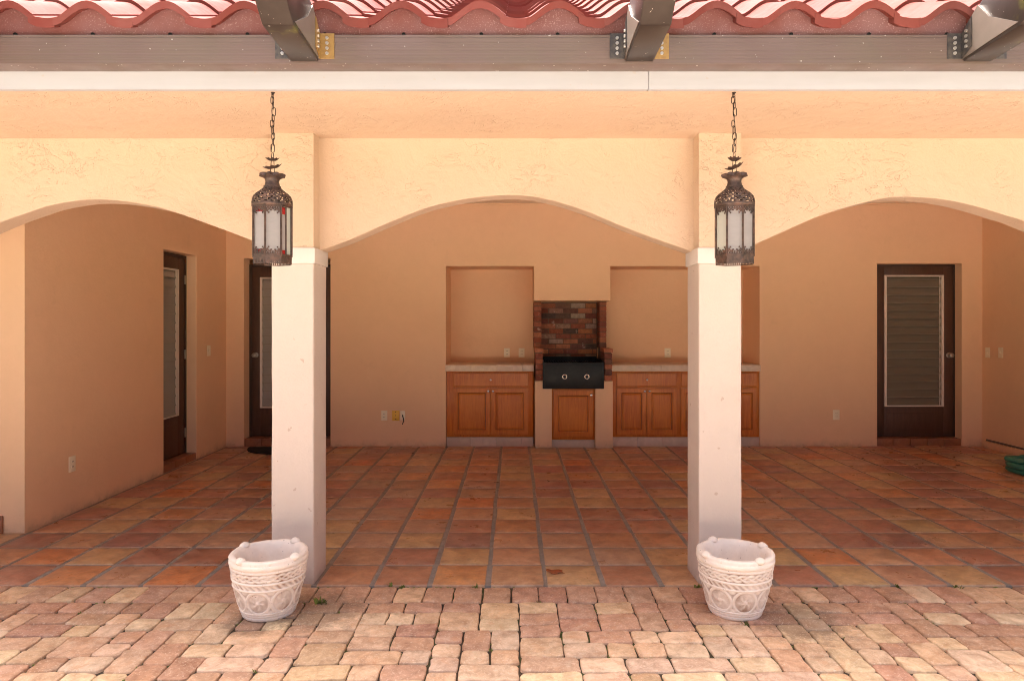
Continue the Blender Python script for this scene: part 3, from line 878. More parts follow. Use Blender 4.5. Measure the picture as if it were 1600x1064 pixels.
m.box(HX0 + .022, HX0 + .10, 8.222, 8.85, .80, 1.168); m.box(HX1 - .082, HX1 - .002, 8.222, 8.85, .80, 1.168)
m.build('mortar', M['sootmortar'], bbq)
for (xa, xb) in ((HX0 + .004, HX0 + .108), (HX1 - .10, HX1 - .006)):
    m = MB(); bricks(m, xa, xb, 8.60, 8.86, 1.175, HOODZ - .002, .30, LH, 'y', BPAL, False); m.build('brick_pier', M['brick'], bbq, smooth=40)
for (xa, xb, xs_) in ((HX0 + .014, HX0 + .108, 0), (HX1 - .090, HX1 + .008, 0)):
    m = MB(); bricks(m, xa, xb, 8.20, 8.56, .80, 1.135, .37, LH, 'y', BPAL, False)
    m.box(xa - .006, xb + .006, 8.185, 8.57, 1.137, 1.178, .004, (.40, .16, .09)); m.build('brick_arm', M['brick'], bbq, smooth=40)
for (xa, xb) in ((cx_(836) - .004, cx_(863) - .012), (cx_(930) - .012, cx_(957) - .012)):
    m = MB(); m.box(xa, xb, 8.19, 8.88, -.001, .796, .006); m.build('pedestal', M['stucco_in'], bbq, smooth=40)
xa, xb = cx_(863) - .010, cx_(930) - .014
m = MB(); m.box(xa, xb, 8.242, 8.8, cz(685) - .002, .722, .002); dd = m.build('carcass', M['maple'], bbq, smooth=40)
m = MB(); raised(m, xa + .018, xb - .018, cz(681), cz(609), 8.222, .056); d = m.build('door', [M['maple'], M['groove']], bbq); knob(d, xb - .046, 8.222, cz(616))
m = MB(); m.box(xa, xb, 8.25, 8.27, -.001, cz(686), .001, (.88, .84, .82)); m.build('toe_kick', M['travertine'], bbq, smooth=40)

# black grill drawer
grill = empty('charcoal_grill', (.715, 8.3, .72), 'black steel grill tray with two ring pulls set in the brick barbecue', 'grill')
gx0, gx1 = cx_(848) - .006, cx_(943) - .012
gz0, gz1 = 1.5 - (607 - 503) / 131, 1.5 - (566 - 503) / 131
m = MB(); m.box(gx0, gx1, 8.168, 8.182, gz0, gz1, .003); m.box(gx0 + .014, gx1 - .014, 8.160, 8.1675, gz0 + .022, gz1 - .014, .003)
m.build('front_panel', M['black'], grill, smooth=40)
m = MB()
fx0, fx1 = HX0 + .112, HX1 - .106
m.box(fx0, fx0 + .006, 8.19, 8.85, gz0 + .1, gz1 + .02); m.box(fx1 - .006, fx1, 8.19, 8.85, gz0 + .1, gz1 + .02)
m.box(fx0 + .0065, fx1 - .0065, 8.19, 8.85, gz1 - .11, gz1 - .10); m.box(fx0 + .0065, fx1 - .0065, 8.84, 8.85, gz1 - .099, gz1 + .035)
m.box(fx0 + .0065, fx1 - .0065, 8.19, 8.20, gz0 + .1, gz1 - .001)
for i in range(22):
    x = fx0 + .02 + i * (fx1 - fx0 - .04) / 21; m.tube([(x, 8.21, gz1 - .02), (x, 8.83, gz1 - .02)], .004, 6)
m.build('tray', M['black'], grill, smooth=40)
for px in (882, 916):
    x = cx_(px) - .008; z = 1.5 - (588 - 503) / 131
    m = MB(); m.lathe((x, 8.158, z), [(.019, -.001), (.019, .005), (.021, .008), (.027, .010), (.031, .007), (.032, -.002)], 24, None, Matrix.Rotation(R(90), 3, 'X'))
    m.build('ring_pull', M['nickel'], grill, smooth=60)

# ------------------------------------------------------------------ outlets and switches
def plate(P, x, z, w, h, kind, label, mat=None, group='ivory cover plates on the porch walls'):
    """P(u, d, z) places the plate on its wall"""
    root = empty('wall_outlet' if kind == 'o' else 'light_switch', P(x, 0, z), label, 'outlet' if kind == 'o' else 'switch', group)
    def B(m, u0, u1, d0, d1, z0, z1, bev=0):
        a = P(u0, d0, z0); b = P(u1, d1, z1)
        m.box(min(a[0], b[0]), max(a[0], b[0]), min(a[1], b[1]), max(a[1], b[1]), z0, z1, bev)
    m = MB(); B(m, x - w / 2, x + w / 2, .0005, .007, z - h / 2, z + h / 2, .002); m.build('cover_plate', mat or M['ivory'], root, smooth=40)
    if kind == 'o':
        for dz_ in (-.02, .02):
            m = MB(); B(m, x - .016, x + .016, .0071, .010, z + dz_ - .014, z + dz_ + .014, .002); so = m.build('socket', mat or M['ivory'], root, smooth=40)
            m = MB()
            for du in (-.007, .007): B(m, x + du - .0015, x + du + .0015, .0101, .0105, z + dz_ - .005, z + dz_ + .006)
            m.build('slot', M['rubber'], so)
    else:
        m = MB(); B(m, x - .006, x + .006, .0071, .018, z - .004, z + .016, .002); m.build('toggle', mat or M['ivory'], root, smooth=40)
    return root
PB = lambda u, d, z: (u, YB - d, z)
PN = lambda u, d, z: (u, YN - .001 - d, z)
PLW = lambda u, d, z: (XL + d, u, z)
PRW = lambda u, d, z: (XR - d, u, z)
plate(PLW, 5.406, .385, .078, .122, 'o', 'ivory outlet low on the left wall near the porch front')
plate(PLW, 7.83, 1.173, .075, .12, 's', 'ivory light switch on the left wall beside the narrow door')
plate(PB, cx_(347), cz(548), .07, .115, 's', 'ivory light switch in the corner left of the back door')
plate(PB, cx_(600.5), cz(649), .072, .118, 'o', 'plain ivory outlet left of the yellow cover plate')
plate(PB, cx_(1306.5), cz(648), .08, .12, 'o', 'ivory outlet low on the back wall left of the right-hand door')
fn = 124.0
for (px, lb) in ((792, 'ivory outlet above the left counter, the one further from the bricks'), (815, 'ivory outlet above the left counter, the one next to the bricks')):
    plate(PN, (px - 803) / 1075 * 8.9, 1.5 - (551 - 503) / 1075 * 8.9, .075, .118, 'o', lb)
plate(PN, (1043 - 803) / 1075 * 8.9, 1.5 - (551 - 503) / 1075 * 8.9, .078, .118, 'o', 'ivory outlet above the right counter')
plate(PRW, 8.21, 1.5 - (551 - 503) / 1075 * 8.21, .075, .12, 's', 'ivory switch on the right wall, the one nearer the corner')
plate(PRW, 7.99, 1.5 - (551 - 503) / 1075 * 7.99, .075, .12, 's', 'ivory switch on the right wall, the one further from the corner')
# yellow box cover with a stub of cable
jb = empty('junction_box', (cx_(618.5), YB, cz(649)), 'yellow cover plate on the back wall between ivory outlet and cable outlet', 'junction box')
m = MB(); m.box(cx_(618.5) - .044, cx_(618.5) + .044, YB - .010, YB - .0005, cz(649) - .060, cz(649) + .060, .003); pl = m.build('cover_plate', M['yellow'], jb, smooth=40)
for dz_ in (-.042, 0, .042):
    m = MB(); m.lathe((cx_(618.5), YB - .010, cz(649) + dz_), [(.0001, .002), (.005, .002), (.006, -.001)], 10, None, Matrix.Rotation(R(90), 3, 'X'))
    m.build('screw', M['chain'], pl)
co = empty('cable_outlet', (cx_(629.5), YB, cz(649)), 'narrow ivory plate with a short black cable stub beside the yellow plate', 'outlet')
m = MB(); m.box(cx_(629.5) - .030, cx_(629.5) + .026, YB - .007, YB - .0005, cz(649) - .055, cz(649) + .055, .002); m.build('cover_plate', M['ivory'], co, smooth=40)
x, z = cx_(629), cz(650)
m = MB(); m.tube([(x, YB - .007, z + .012), (x + .004, YB - .03, z + .008), (x + .016, YB - .045, z - .02), (x + .020, YB - .04, z - .055), (x + .006, YB - .035, z - .085), (x + .004, YB - .035, z - .098)], .005, 6); m.build('cable', M['rubber'], co, smooth=60)

# ------------------------------------------------------------------ pots
def make_pot(loc, rot, label, seed):
    root = None
    H, Rb, Rt = .298, .126, .188
    nu, nv = 288, 150
    rnd = random.Random(seed)
    prof_o = []
    def rad(t):        # t 0 bottom..1 top
        return Rb + (Rt - Rb) * (1 - (1 - t) ** 1.9) * .985
    V = []; C = []; F = []
    for j in range(nv + 1):
        t = j / nv; z = t * H
        for i in range(nu):
            a = 2 * math.pi * i / nu
            r = rad(t); d = 0; dirt = 0
            # bands
            def ridge(c, w, h):
                q = abs(t - c) / w
                return h * math.sqrt(max(0, 1 - q * q)) if q < 1 else 0
            d += ridge(.035, .035, .004) + ridge(.095, .022, .0035) + ridge(.14, .020, .005)
            d += ridge(.565, .020, .006) + ridge(.68, .020, .006) + ridge(.875, .020, .006) + ridge(.955, .05, .010)
            # rope band between .585 and .66
            if .585 < t < .66:
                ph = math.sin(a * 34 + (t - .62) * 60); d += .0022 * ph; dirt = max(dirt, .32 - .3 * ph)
            # braided band
            if .70 < t < .855:
                s_ = (t - .7775) / .0775; best = -1
                for q in range(3):
                    c_ = .62 * math.sin(a * 9 + q * 2.094 + seed); hgt = .5 + .5 * math.cos(a * 18 + q * 4.188)
                    e = 1 - ((s_ - c_) / .30) ** 2
                    if e > 0: best = max(best, math.sqrt(e) * (.55 + .45 * hgt))
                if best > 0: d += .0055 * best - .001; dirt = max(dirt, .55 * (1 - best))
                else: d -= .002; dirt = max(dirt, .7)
            # medallions with leaves
            if .16 < t < .545:
                m_ = 8; ca = (round(a / (2 * math.pi) * m_)) * 2 * math.pi / m_
                x = (a - ca) * r / .062; y = (t - .352) * H / .064
                q = math.hypot(x, y); best = 0
                e = 1 - ((q - .93) / .13) ** 2
                if e > 0: best = math.sqrt(e)
                if q < .80:
                    th_ = math.atan2(y, x); pet = .5 + .5 * math.cos(th_ * (4 + round(ca * 3) % 3) + seed + ca * 5 + q * 5)
                    lf = max(0, pet - .25) * (1 - (q / .8) ** 4)
                    lf *= .7 + .6 * mnoise.noise((x * 5, y * 5, ca * 7 + seed))
                    best = max(best, lf * .9)
                    if q < .2: best = max(best, .9 * math.sqrt(1 - (q / .2) ** 2))
                # little buds in the spandrels between medallions
                xs_ = abs(abs(a - ca) - math.pi / m_) * r / .02; ys_ = (abs(y) - .92) / .30
                e = 1 - xs_ ** 2 - ys_ ** 2
                if e > 0: best = max(best, .85 * math.sqrt(e))
                d += (.0052 + .002 * mnoise.noise((x * 3, y * 3, ca + seed))) * best - .002
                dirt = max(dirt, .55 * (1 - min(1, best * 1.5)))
            d += .0014 * mnoise.noise((math.cos(a) * 9, math.sin(a) * 9, z * 40 + seed)) + .0010 * mnoise.noise((math.cos(a) * 30, math.sin(a) * 30, z * 150 + seed))
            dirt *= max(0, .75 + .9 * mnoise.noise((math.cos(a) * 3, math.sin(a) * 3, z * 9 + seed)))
            r += d
            V.append((r * math.cos(a), r * math.sin(a), z)); C.append(dirt)
    rows = nv + 1
    inner = [(Rt + .008, H + .012), (Rt + .002, H + .020), (Rt - .012, H + .022), (Rt - .026, H + .014), (Rt - .032, H - .004), (Rt - .040, H - .05), (Rt - .05, H - .11), (Rt - .064, H - .17), (Rt - .08, H - .205), (.05, H - .21), (.001, H - .212)]
    for (r, z) in inner:
        for i in range(nu):
            a = 2 * math.pi * i / nu
            dd = .003 * mnoise.noise((math.cos(a) * 4, math.sin(a) * 4, z * 20 + seed))
            V.append(((r + dd) * math.cos(a), (r + dd) * math.sin(a), z + dd))
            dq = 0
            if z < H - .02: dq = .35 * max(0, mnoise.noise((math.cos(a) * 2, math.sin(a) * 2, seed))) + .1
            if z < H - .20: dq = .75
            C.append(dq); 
        rows += 1
    for j in range(rows - 1):
        for i in range(nu): F.append((j * nu + i, j * nu + (i + 1) % nu, (j + 1) * nu + (i + 1) % nu, (j + 1) * nu + i))
    F.append(tuple(range(nu - 1, -1, -1)))
    mb = MB(); 
    mb.v = V; mb.f = F; mb.mi = [0] * len(F); mb.c = [(c, c, c) for c in C]
    # four scrolled knobs on the rim
    for q in range(4):
        a = rot + q * math.pi / 2
        Mr = Matrix.Rotation(a, 3, 'Z')
        c = Mr @ Vector((Rt - .006, 0, H + .017))
        bm = bmesh.new(); bmesh.ops.create_uvsphere(bm, u_segments=24, v_segments=16, radius=1)
        for v in bm.verts:
            p = v.co.copy(); k_ = 1 + .10 * math.cos(math.atan2(p.z, p.x) * 4) * (1 - abs(p.y))
            v.co = Vector((p.x * .024 * k_, p.y * .029, p.z * .019 * k_))
        mb.bm(bm, (.04, .04, .04), Matrix.Translation(c) @ Mr.to_4x4())
    me_loc = Vector(loc)
    mb.v = [tuple(Vector(p) + me_loc) for p in mb.v]
    o = mb.build('flower_pot', M['pot'], None, smooth=70)
    return tag(o, label, 'flower pot', 'white carved planters in front of the columns')
make_pot((-1.272, 3.575, -.004), R(62), 'empty white carved concrete pot at the foot of the left column', 1.3)
make_pot((1.152, 3.585, -.004), R(112), 'empty white carved concrete pot at the foot of the right column', 4.1)

# ------------------------------------------------------------------ lanterns
def make_lantern(x, y, label, rot, variant, lean):
    S = 1075 / y
    zc = lambda py: 1.5 - (py - 503) / S
    root = empty('hanging_lantern', (x, y, zc(414)), label, 'lantern', 'Moorish lanterns hanging from the eave')
    zb0, zb1, zt1 = zc(413.5), zc(401), zc(324.5)
    Ro = .0915
    def pt(k_, r, z, off=0): a = rot + (k_ + .5) * math.pi / 4 + off; return Vector((x + r * math.sin(a), y - r * math.cos(a), z))
    # body frame: eight posts, rings
    m = MB()
    for k_ in range(8):
        p = pt(k_, Ro, 0); t = .0042
        m.tube([pt(k_, Ro, zb1 - .004), pt(k_, Ro, zt1 + .002)], .0052, 4)
    for (z0, z1, r) in ((zt1 - .004, zt1 + .006, Ro + .002), (zb1 - .002, zb1 + .006, Ro + .003)):
        for k_ in range(8):
            a, b = pt(k_, r, 0), pt(k_ + 1, r, 0)
            m.prism([(a.x, a.y, z0), (b.x, b.y, z0), (b.x, b.y, z1), (a.x, a.y, z1)], ((x - (a.x + b.x) / 2) * .06, (y - (a.y + b.y) / 2) * .06, 0))
    m.build('frame', M['filigree'], root)
    # fretwork: scalloped plates at head and foot of each pane
    hgt = zt1 - zb1
    for k_ in range(8):
        a, b = pt(k_, Ro - .001, 0), pt(k_ + 1, Ro - .001, 0)
        ez = Vector((0, 0, 1)); e = (b - a)
        nrm = Vector((x - (a.x + b.x) / 2, y - (a.y + b.y) / 2, 0)).normalized()
        m = MB()
        if variant == 0 and k_ in OPENPANES: continue
        def fret(zbase, sgn, depth):
            N = 26
            for i in range(N):
                u0, u1 = i / N, (i + 1) / N
                def dep(u):
                    q = abs(u - .5) * 2
                    return depth * (.42 + .58 * q ** 1.6) + .0042 * math.cos(u * 2 * math.pi * 6)
                P = []
                h0, h1 = dep(u0), dep(u1)
                # leave small piercings
                hole = (i % 4 == 2) and True
                lo = .0
                A, B_ = a + e * u0, a + e * u1
                def quad(d0a, d1a, d0b, d1b):
                    pts = [A + ez * (zbase + sgn * d0a), B_ + ez * (zbase + sgn * d0b), B_ + ez * (zbase + sgn * d1b), A + ez * (zbase + sgn * d1a)]
                    m.prism(pts, nrm * .0012)
                if hole:
                    quad(0, .004, 0, .004); quad(.010, h0, .010, h1) if min(h0, h1) > .012 else None
                elif (i % 4 == 0) and h0 > .022:
                    quad(0, .012, 0, .012); quad(.0165, h0, .0165, h1)
                else: quad(0, h0, 0, h1)
        # buds at the tips of the scallops
        for (zz, sg, dp) in ((zt1 - .004, -1, .036), (zb1 + .005, 1, .034)):
            m = MB(); fret(zz, sg, dp)
            for (u, dd) in ((.22, .030), (.78, .030), (.38, .018), (.62, .018)):
                m.sphere(a + e * u + ez * (zz + sg * (dd + .002)), .0042, 8)
            m.build('fretwork', M['filigree'], root)
    # perforated skirt
    m = MB()
    for k_ in range(8):
        a, b = pt(k_, Ro + .001, 0), pt(k_ + 1, Ro + .001, 0); e = b - a
        nrm = Vector((x - (a.x + b.x) / 2, y - (a.y + b.y) / 2, 0)).normalized() * .0015
        N = 8; H_ = zb1 - zb0
        for i in range(N):
            A, B_ = a + e * (i / N), a + e * ((i + 1) / N); C_ = (A + B_) / 2
            q = lambda p, f: Vector((p.x, p.y, zb0 + H_ * f))
            m.prism([q(A, .60), q(B_, .60), q(B_, 1), q(A, 1)], nrm)
            m.prism([q(A, .0), q(B_, .0), q(B_, .14), q(A, .14)], nrm)
            m.prism([q(A, .14), q(A + (B_ - A) * .28, .14), q(C_, .60), q(A, .60)], nrm)
            m.prism([q(B_ - (B_ - A) * .28, .14), q(B_, .14), q(B_, .60), q(C_, .60)], nrm)
    m.build('skirt', M['filigree'], root)
    # glass
    for k_ in range(8):
        a, b = pt(k_, Ro - .006, 0), pt(k_ + 1, Ro - .006, 0)
        nrm = Vector((x - (a.x + b.x) / 2, y - (a.y + b.y) / 2, 0)).normalized()
        def pane(z0, z1, mat, name):
            mm = MB(); mm.prism([(a.x, a.y, z0), (b.x, b.y, z0), (b.x, b.y, z1), (a.x, a.y, z1)], nrm * .003); return mm.build(name, mat, root)
        if variant == 0 and k_ in OPENPANES:
            b_ = b; b = a + (b_ - a) * .46
            pane(zb1 + .026, zt1 - .040, M['frost'], 'glass_pane')
            pane(zt1 - .039, zt1 - .008, M['redglass'], 'red_pane'); pane(zb1 + .006, zb1 + .025, M['redglass'], 'red_pane')
            a = a + (b_ - a) * .56; b = b_
            pane(zb1 + .004, zt1 - .004, M['frost_grey'], 'glass_pane')
            mm = MB(); q_ = a - (b_ - a) * .1; mm.tube([(q_.x, q_.y, zb1), (q_.x, q_.y, zt1)], .005, 4); mm.build('mullion', M['filigree'], root)
        elif variant == 0 and k_ in REDTIPS:
            pane(zb1 + .030, zt1 - .030, M['frost'], 'glass_pane')
            pane(zt1 - .028, zt1 - .004, M['redglass'], 'red_pane'); pane(zb1 + .006, zb1 + .028, M['redglass'], 'red_pane')
        else:
            pane(zb1 + .004, zt1 - .004, M['frost_grey'] if k_ in GREYPANES[variant] else M['frost'], 'glass_pane')
    # pierced dome (faces left out as piercings)
    prof = [(Ro + .001, zc(324)), (Ro + .001, zc(317)), (Ro - .001, zc(312)), (.085, zc(307.5)), (.072, zc(303)), (.058, zc(299.5)), (.045, zc(296)), (.036, zc(292))]
    P2 = []
    for i in range(len(prof) - 1):
        for t in range(3): P2.append(tuple(prof[i][q] + (prof[i + 1][q] - prof[i][q]) * t / 3 for q in (0, 1)))
    P2.append(prof[-1])
    n = 72; V = []; F = []
    for (r, z) in P2:
        for i in range(n): a = 2 * math.pi * i / n; V.append((x + r * math.sin(a), y - r * math.cos(a), z))
    for j in range(len(P2) - 1):
        for i in range(n):
            if j > 1 and j < len(P2) - 3:
                hsh = (j % 2 == 0 and (i + j) % 4 in (1, 2)) or (j % 2 == 1 and (i + j) % 4 == 0 and (i // 4) % 2 == 0) or (j % 4 == 1 and i % 6 == 3)
                if hsh: continue
            F.append((j * n + i, j * n + (i + 1) % n, (j + 1) * n + (i + 1) % n, (j + 1) * n + i))
    m = MB(); m.add(V, F); dome = m.build('dome', M['filigree'], root, smooth=60)
    md = dome.modifiers.new('sheet', 'SOLIDIFY'); md.thickness = .0016
    # neck with flared, petalled collar
    m = MB(); n = 48; V = []; F = []
    nk = [(.036, zc(292), 0), (.034, zc(289), 0), (.031, zc(285), 0), (.033, zc(281), 0), (.041, zc(278.5), .05), (.051, zc(277), .10), (.056, zc(276.5), .14), (.054, zc(274), .14), (.044, zc(271.5), .06), (.018, zc(270.5), 0), (.004, zc(270), 0)]
    for (r, z, am) in nk:
        for i in range(n): a = 2 * math.pi * i / n; rr = r * (1 + am * math.cos(a * 8)); V.append((x + rr * math.sin(a), y - rr * math.cos(a), z + am * .02 * math.cos(a * 8)))
    for j in range(len(nk) - 1):
        for i in range(n): F.append((j * n + i, j * n + (i + 1) % n, (j + 1) * n + (i + 1) % n, (j + 1) * n + i))
    m.add(V, F)
    m.lathe((x, y, zc(293)), [(.034, -.002), (.040, 0), (.040, .004), (.034, .006)], 32)
    m.build('collar', M['filigree'], root, smooth=60)
    # rods up to the chain, with two petal saucers
    ztop = zc(240); lx = lean
    m = MB(); m.tube([(x - .010, y, zc(271)), (x - .004 + lx * .3, y, ztop)], .0018, 6); m.tube([(x + .010, y, zc(271)), (x + .004 + lx * .3, y, ztop)], .0018, 6)
    m.build('hanger_rod', M['chain'], root, smooth=60)
    for (pz, r, tl) in ((260.5, .043, -8 if variant == 0 else -20), (248.5, .031, 3 if variant == 0 else 4)):
        m = MB(); n = 40; V = []; F = []
        Mt = Matrix.Rotation(R(14 if variant == 0 else 2), 3, 'X') @ Matrix.Rotation(R(tl), 3, 'Y')
        for (rr, zz) in ((.1, -.010), (.5, -.008), (.8, -.002), (1, .004), (.8, .001), (.5, -.004), (.1, -.005)):
            for i in range(n):
                a = 2 * math.pi * i / n; q = r * rr * (1 + .08 * rr * math.cos(a * 10)); p = Mt @ Vector((q * math.cos(a), q * math.sin(a), zz + .003 * rr * math.cos(a * 10)))
                V.append((x + p.x, y + p.y, zc(pz) + p.z))
        for j in range(6):
            for i in range(n): F.append((j * n + i, j * n + (i + 1) % n, (j + 1) * n + (i + 1) % n, (j + 1) * n + i))
        m.add(V, F); m.build('saucer', M['filigree'], root, smooth=60)
    # chain
    m = MB(); z = ztop + .004; i = 0
    while z < ZS - .012:
        L = .034 if i % 3 else .040; w = .0085
        xo = lx * .3 + .004 * math.sin(i * 1.3) + lx * (z - ztop)
        ang = R(90 * (i % 2) + 20 * math.sin(i * 2.1)); pts = []
        for q in range(14):
            a = 2 * math.pi * q / 14
            u = w * math.cos(a); v = (L / 2 - w) * (1 if math.sin(a) > 0 else -1) * (abs(math.sin(a)) > .05) + w * math.sin(a)
            pts.append((x + xo + u * math.cos(ang), y + u * math.sin(ang), z + L / 2 + v))
        m.tube(pts, .0019, 6, closed=True); z += L - .0075; i += 1
    m.tube([(x + lx * .3 - .006, y - .004, ztop + .005), (x + lx * .4 + .006, y - .005, ztop + .10), (x - .004, y + .003, ztop + .2), (x + .004, y + .002, ZS - .01)], .0016, 6)
    m.lathe((x + lx * .5, y, ZS - .012), [(.003, 0), (.004, .006), (.010, .010), (.010, .012)], 12)
    m.build('chain', M['chain'], root, smooth=60)
    return root
OPENPANES = (0,); REDTIPS = (6,); GREYPANES = {0: (1,), 1: (6,)}
YL = 3.247
make_lantern((425.5 - 803) / 1075 * YL, YL, 'bronze lantern with red glass pieces hanging before the left column', R(21.7), 0, .006)
make_lantern((1147.5 - 803) / 1075 * YL, YL, 'bronze lantern with only white panes hanging before the right column', R(-16.2), 1, -.004)

# ------------------------------------------------------------------ pergola: ledger, rafters, brackets
per = empty('pergola', (0, 3.1, 2.6), 'brown aluminium patio-cover frame with sloping rafters bolted below the red eave', 'pergola')
m = MB()
z0, z1 = 1.5 + 1.162, 1.5 + 1.292
m.box(-7, 7, 3.104, 3.1985, z0, z1, .002)
nr = 9
for i in range(nr):
    za = z0 + .012 + i * (z1 - z0 - .024) / nr; zb = za + (z1 - z0 - .024) / nr - .0005
    m.box(-7, 7, 3.1002, 3.1039, za, zb, .0003)
m.box(-7, 7, 3.1000, 3.1039, z1 - .0115, z1, .001); m.box(-7, 7, 3.1000, 3.1039, z0, z0 + .0115, .001)
m.build('ledger_beam', M['bronze'], per, smooth=40)
sl = R(37.5); cs, sn = math.cos(sl), math.sin(sl); LEN = 2.9
for xc in (-2.455, -.942, .565, 2.0845):
    xa, xb = xc - .0635, xc + .0635
    prof_ = [(3.099, 1.5 + 1.170), (2.745, 1.5 + 1.182), (2.745 - cs * LEN, 1.5 + 1.182 + sn * LEN), (3.099 - cs * LEN - .19, 1.5 + 1.30 + sn * LEN + .02), (3.099, 1.5 + 1.300)]
    bm = bmesh.new()
    va = [bm.verts.new((xa, p[0], p[1])) for p in prof_]; vb = [bm.verts.new((xb, p[0], p[1])) for p in prof_]
    bm.faces.new(va); bm.faces.new(vb[::-1])
    for i in range(5): bm.faces.new((va[i], vb[i], vb[(i + 1) % 5], va[(i + 1) % 5]))
    bmesh.ops.recalc_face_normals(bm, faces=bm.faces)
    bmesh.ops.bevel(bm, geom=list(bm.edges), offset=.007, segments=2, affect='EDGES', profile=.5)
    m = MB(); m.bm(bm); ra = m.build('rafter', M['rafter'], per, smooth=40)
    for (xs_, sg) in ((xa - .0035, 1), (xb + .0005, 1)):
        m = MB(); m.prism([(xs_, 3.097, 1.5 + 1.182), (xs_, 3.097, 1.5 + 1.296), (xs_, 2.995, 1.5 + 1.378), (xs_, 2.925, 1.5 + 1.298), (xs_, 2.755, 1.5 + 1.200)], (.003, 0, 0)); m.build('gusset_plate', M['gusset'], ra)
    gold_right = xc < -.5
    for side in (-1, 1):
        xe = xa - .004 if side < 0 else xb + .004
        gold = side > 0 and xc < 1.5
        mat = M['gold'] if gold else M['zinc']
        m = MB()
        u0, u1 = (xe - .066, xe) if side < 0 else (xe, xe + .066)
        m.box(u0, u1, 3.0965, 3.0998, 1.5 + 1.183, 1.5 + 1.297, .001)
        v0, v1 = (xe - .003, xe) if side < 0 else (xe, xe + .003)
        m.prism([(v0, 3.096, 1.5 + 1.183), (v0, 3.03, 1.5 + 1.215), (v0, 3.03, 1.5 + 1.345), (v0, 3.096, 1.5 + 1.297)], (v1 - v0, 0, 0))
        br = m.build('bracket', mat, per)
        for i in range(4):
            zz = 1.5 + 1.207 + i * .023
            m = MB(); m.lathe(((u0 + u1) / 2, 3.0965, zz), [(.0075, 0), (.0075, .0010), (.0066, .0012), (.0066, .006), (.003, .0062), (.0001, .005)], 12, None, Matrix.Rotation(R(90), 3, 'X')); m.build('screw', M['screw'], br, smooth=40)
            m = MB(); sx_ = v0 if side < 0 else v1
            m.lathe((sx_, 3.062, zz + .018), [(.0075, 0), (.0072, .006), (.0001, .007)], 10, None, Matrix.Rotation(R(90 * side), 3, 'Y')); m.build('screw', M['screw'], br, smooth=40)
m = MB(); m.box(-7, 7, .42, .52, 1.5 + 1.30 + sn * LEN - .0, 1.5 + 1.5 + sn * LEN); m.build('purlin', M['rafter'], per)

# ------------------------------------------------------------------ small things on the floor
# hose coil
m = MB(); pts = []
turns = 4.6
for i in range(int(turns * 48)):
    a = 2 * math.pi * i / 48; lay = i / 48
    r = .335 - .052 * (lay % 2) + .012 * math.sin(lay * 7)
    pts.append((5.275 + r * math.cos(a + 2.6) + .014 * math.sin(a * 3 + lay), 6.80 + r * .82 * math.sin(a + 2.6), .031 + .050 * (lay / 2.0) + .006 * math.sin(a * 2 + lay)))
zz = [p[2] if i > 60 else max(.030, .031) for i, p in enumerate(pts)]
for _ in range(20): zz = [zz[0]] + [(zz[i - 1] + zz[i] + zz[i + 1]) / 3 for i in range(1, len(zz) - 1)] + [zz[-1]]
m.tube([(p[0], p[1], z) for p, z in zip(pts, zz)], .027, 10)
tag(m.build('garden_hose', M['hose'], smooth=80), 'green garden hose coiled on the tile floor by the right wall', 'hose')
# half-round mat
m = MB(); mx, my = -2.72, 8.20
poly = [(mx + .43 * math.cos(R(180 + 180 * i / 24)), my + .42 * math.sin(R(180 + 180 * i / 24)), .001) for i in range(25)]
m.prism(poly, (0, 0, .012)); tag(m.build('door_mat', M['rubber'], smooth=40), 'black half-round door mat before the left back door', 'door mat')
# skirting board on the right wall, with a dark strip along its top
rc = empty('skirting_board', (XR - .02, 7, 0), 'peach skirting board with a dark rounded strip on top along the right wall', 'skirting board')
m = MB(); m.box(XR - .045, XR - .0005, 5.2, 8.215, -.001, .082, .004); m.build('board', M['stucco_in'], rc, smooth=40)
m = MB(); m.tube([(XR - .014, 5.2, .093), (XR - .014, 8.21, .093)], .011, 10); m.build('top_strip', M['top_strip'], rc, smooth=60)

def leaf(x, y, s, rot, mat, label, cat='leaf', group=None, lobes=False, z=.003):
    V = [(0, 0, .006 * s * 10)]; n = 28
    for i in range(n):
        a = 2 * math.pi * i / n
        if lobes: r = s * (.55 + .30 * abs(math.cos(a * 2.5)) ** .6 + .12 * math.cos(a))
        else: r = s * (.35 + .65 * abs(math.cos(a)) ** 1.5)
        V.append((r * math.cos(a), r * math.sin(a) * (.72 if lobes else .6), s * .10 * math.sin(a * 2 + 1) + s * .10))
    m = MB(); c, s_ = math.cos(rot), math.sin(rot)
    m.add([(x + p[0] * c - p[1] * s_, y + p[0] * s_ + p[1] * c, z + p[2]) for p in V], [(0, 1 + i, 1 + (i + 1) % n) for i in range(n)])
    if lobes: m.tube([(x + s * .5 * c, y + s * .5 * s_, z + .01), (x + s * 1.15 * c, y + s * 1.15 * s_ - .01, z + .004)], .0022, 5)
    o = m.build('fallen_leaf', mat, None, smooth=60)
    md = o.modifiers.new('leaf_body', 'SOLIDIFY'); md.thickness = .0012
    return tag(o, label, cat, group)
leaf((864 - 803) / 1075 * 4.13, 4.13, .062, R(-22), M['leaf'], 'curled red-brown leaf on the floor tiles near the pavers', lobes=True)
rl = random.Random(3)
for i in range(16):
    px = rl.uniform(1290, 1530); py = rl.uniform(703, 728); Y = 1612.5 / (py - 503)
    leaf((px - 803) / 1075 * Y, Y, rl.uniform(.018, .034), rl.uniform(0, 6), M['leaf_dark'], 'small dry brown leaf scrap on the floor before the right-hand door', group='leaf scraps on the floor by the right door')
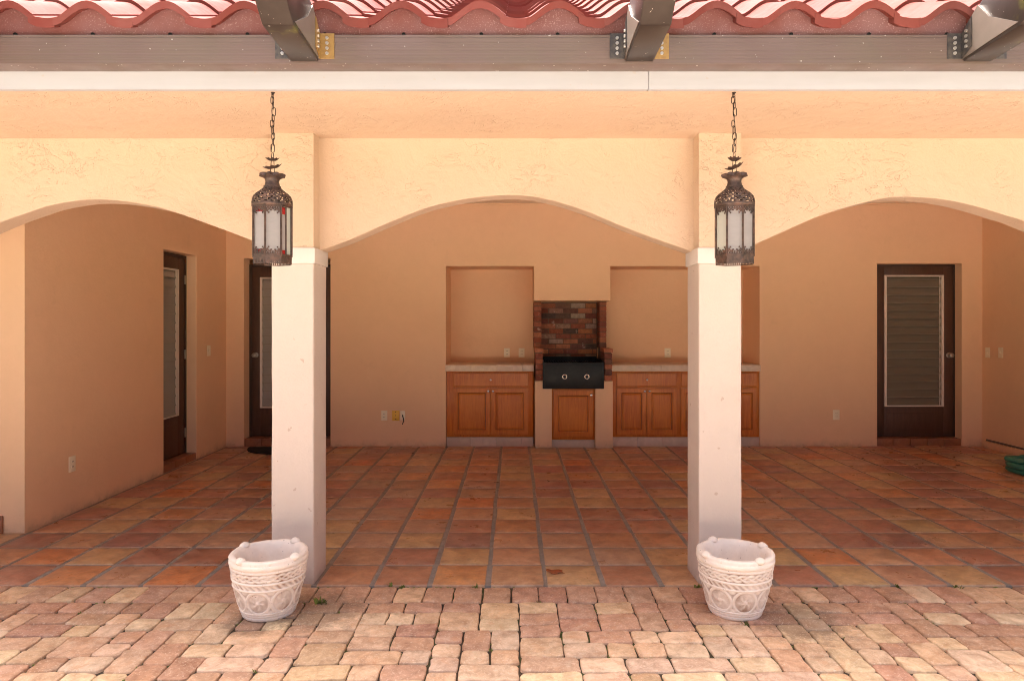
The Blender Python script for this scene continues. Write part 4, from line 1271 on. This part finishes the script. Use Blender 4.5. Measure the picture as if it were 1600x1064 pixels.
for i, (px, py) in enumerate(((645, 709), (672, 711), (857, 752), (775, 754))):
    Y = 1612.5 / (py - 503)
    leaf((px - 803) / 1075 * Y, Y, .028, rl.uniform(0, 6), M['leaf_dark'], 'small dark leaf scrap on the middle of the porch floor', group='leaf scraps on the middle of the floor')

# ------------------------------------------------------------------ camera, light
cam = bpy.data.cameras.new('camera'); co_ = bpy.data.objects.new('camera', cam); link(co_)
co_.location = (0, 0, CAMZ); co_.rotation_euler = (R(90), 0, 0)
cam.sensor_width = 36; cam.lens = 36 * 1075 / 1600
cam.shift_x = -3 / 1600; cam.shift_y = -29 / 1600
cam.clip_end = 1000; cam.clip_start = .05
sc.camera = co_

SUN_EL, SUN_AZ = 74, -32        # azimuth measured from +Y towards +X
sun = bpy.data.lights.new('sun', 'SUN'); so = bpy.data.objects.new('sun', sun); link(so)
sun.energy = 3.4; sun.angle = R(.5); sun.color = (1, .96, .91)
d = Vector((math.sin(R(SUN_AZ)) * math.cos(R(SUN_EL)), math.cos(R(SUN_AZ)) * math.cos(R(SUN_EL)), math.sin(R(SUN_EL))))
so.rotation_euler = d.to_track_quat('Z', 'Y').to_euler(); so.location = (0, 0, 20)
wd = bpy.data.worlds.new('World'); sc.world = wd; wd.use_nodes = True
nt = wd.node_tree; sky = nt.nodes.new('ShaderNodeTexSky'); sky.sky_type = 'NISHITA'; sky.sun_disc = False
sky.sun_elevation = R(SUN_EL); sky.sun_rotation = R(SUN_AZ)
sky.air_density = .3; sky.dust_density = 10; sky.ozone_density = 0
nt.links.new(sky.outputs[0], nt.nodes['Background'].inputs[0]); nt.nodes['Background'].inputs[1].default_value = .15

sc.view_settings.view_transform = 'Standard'; sc.view_settings.look = 'None'
sc.view_settings.exposure = 2.15; sc.view_settings.gamma = 1
sc.render.engine = 'CYCLES'
sc.cycles.max_bounces = 14; sc.cycles.diffuse_bounces = 10; sc.cycles.glossy_bounces = 5; sc.cycles.transmission_bounces = 8
sc.cycles.use_denoising = True; sc.cycles.filter_width = 1.0
sc.cycles.sample_clamp_indirect = 8
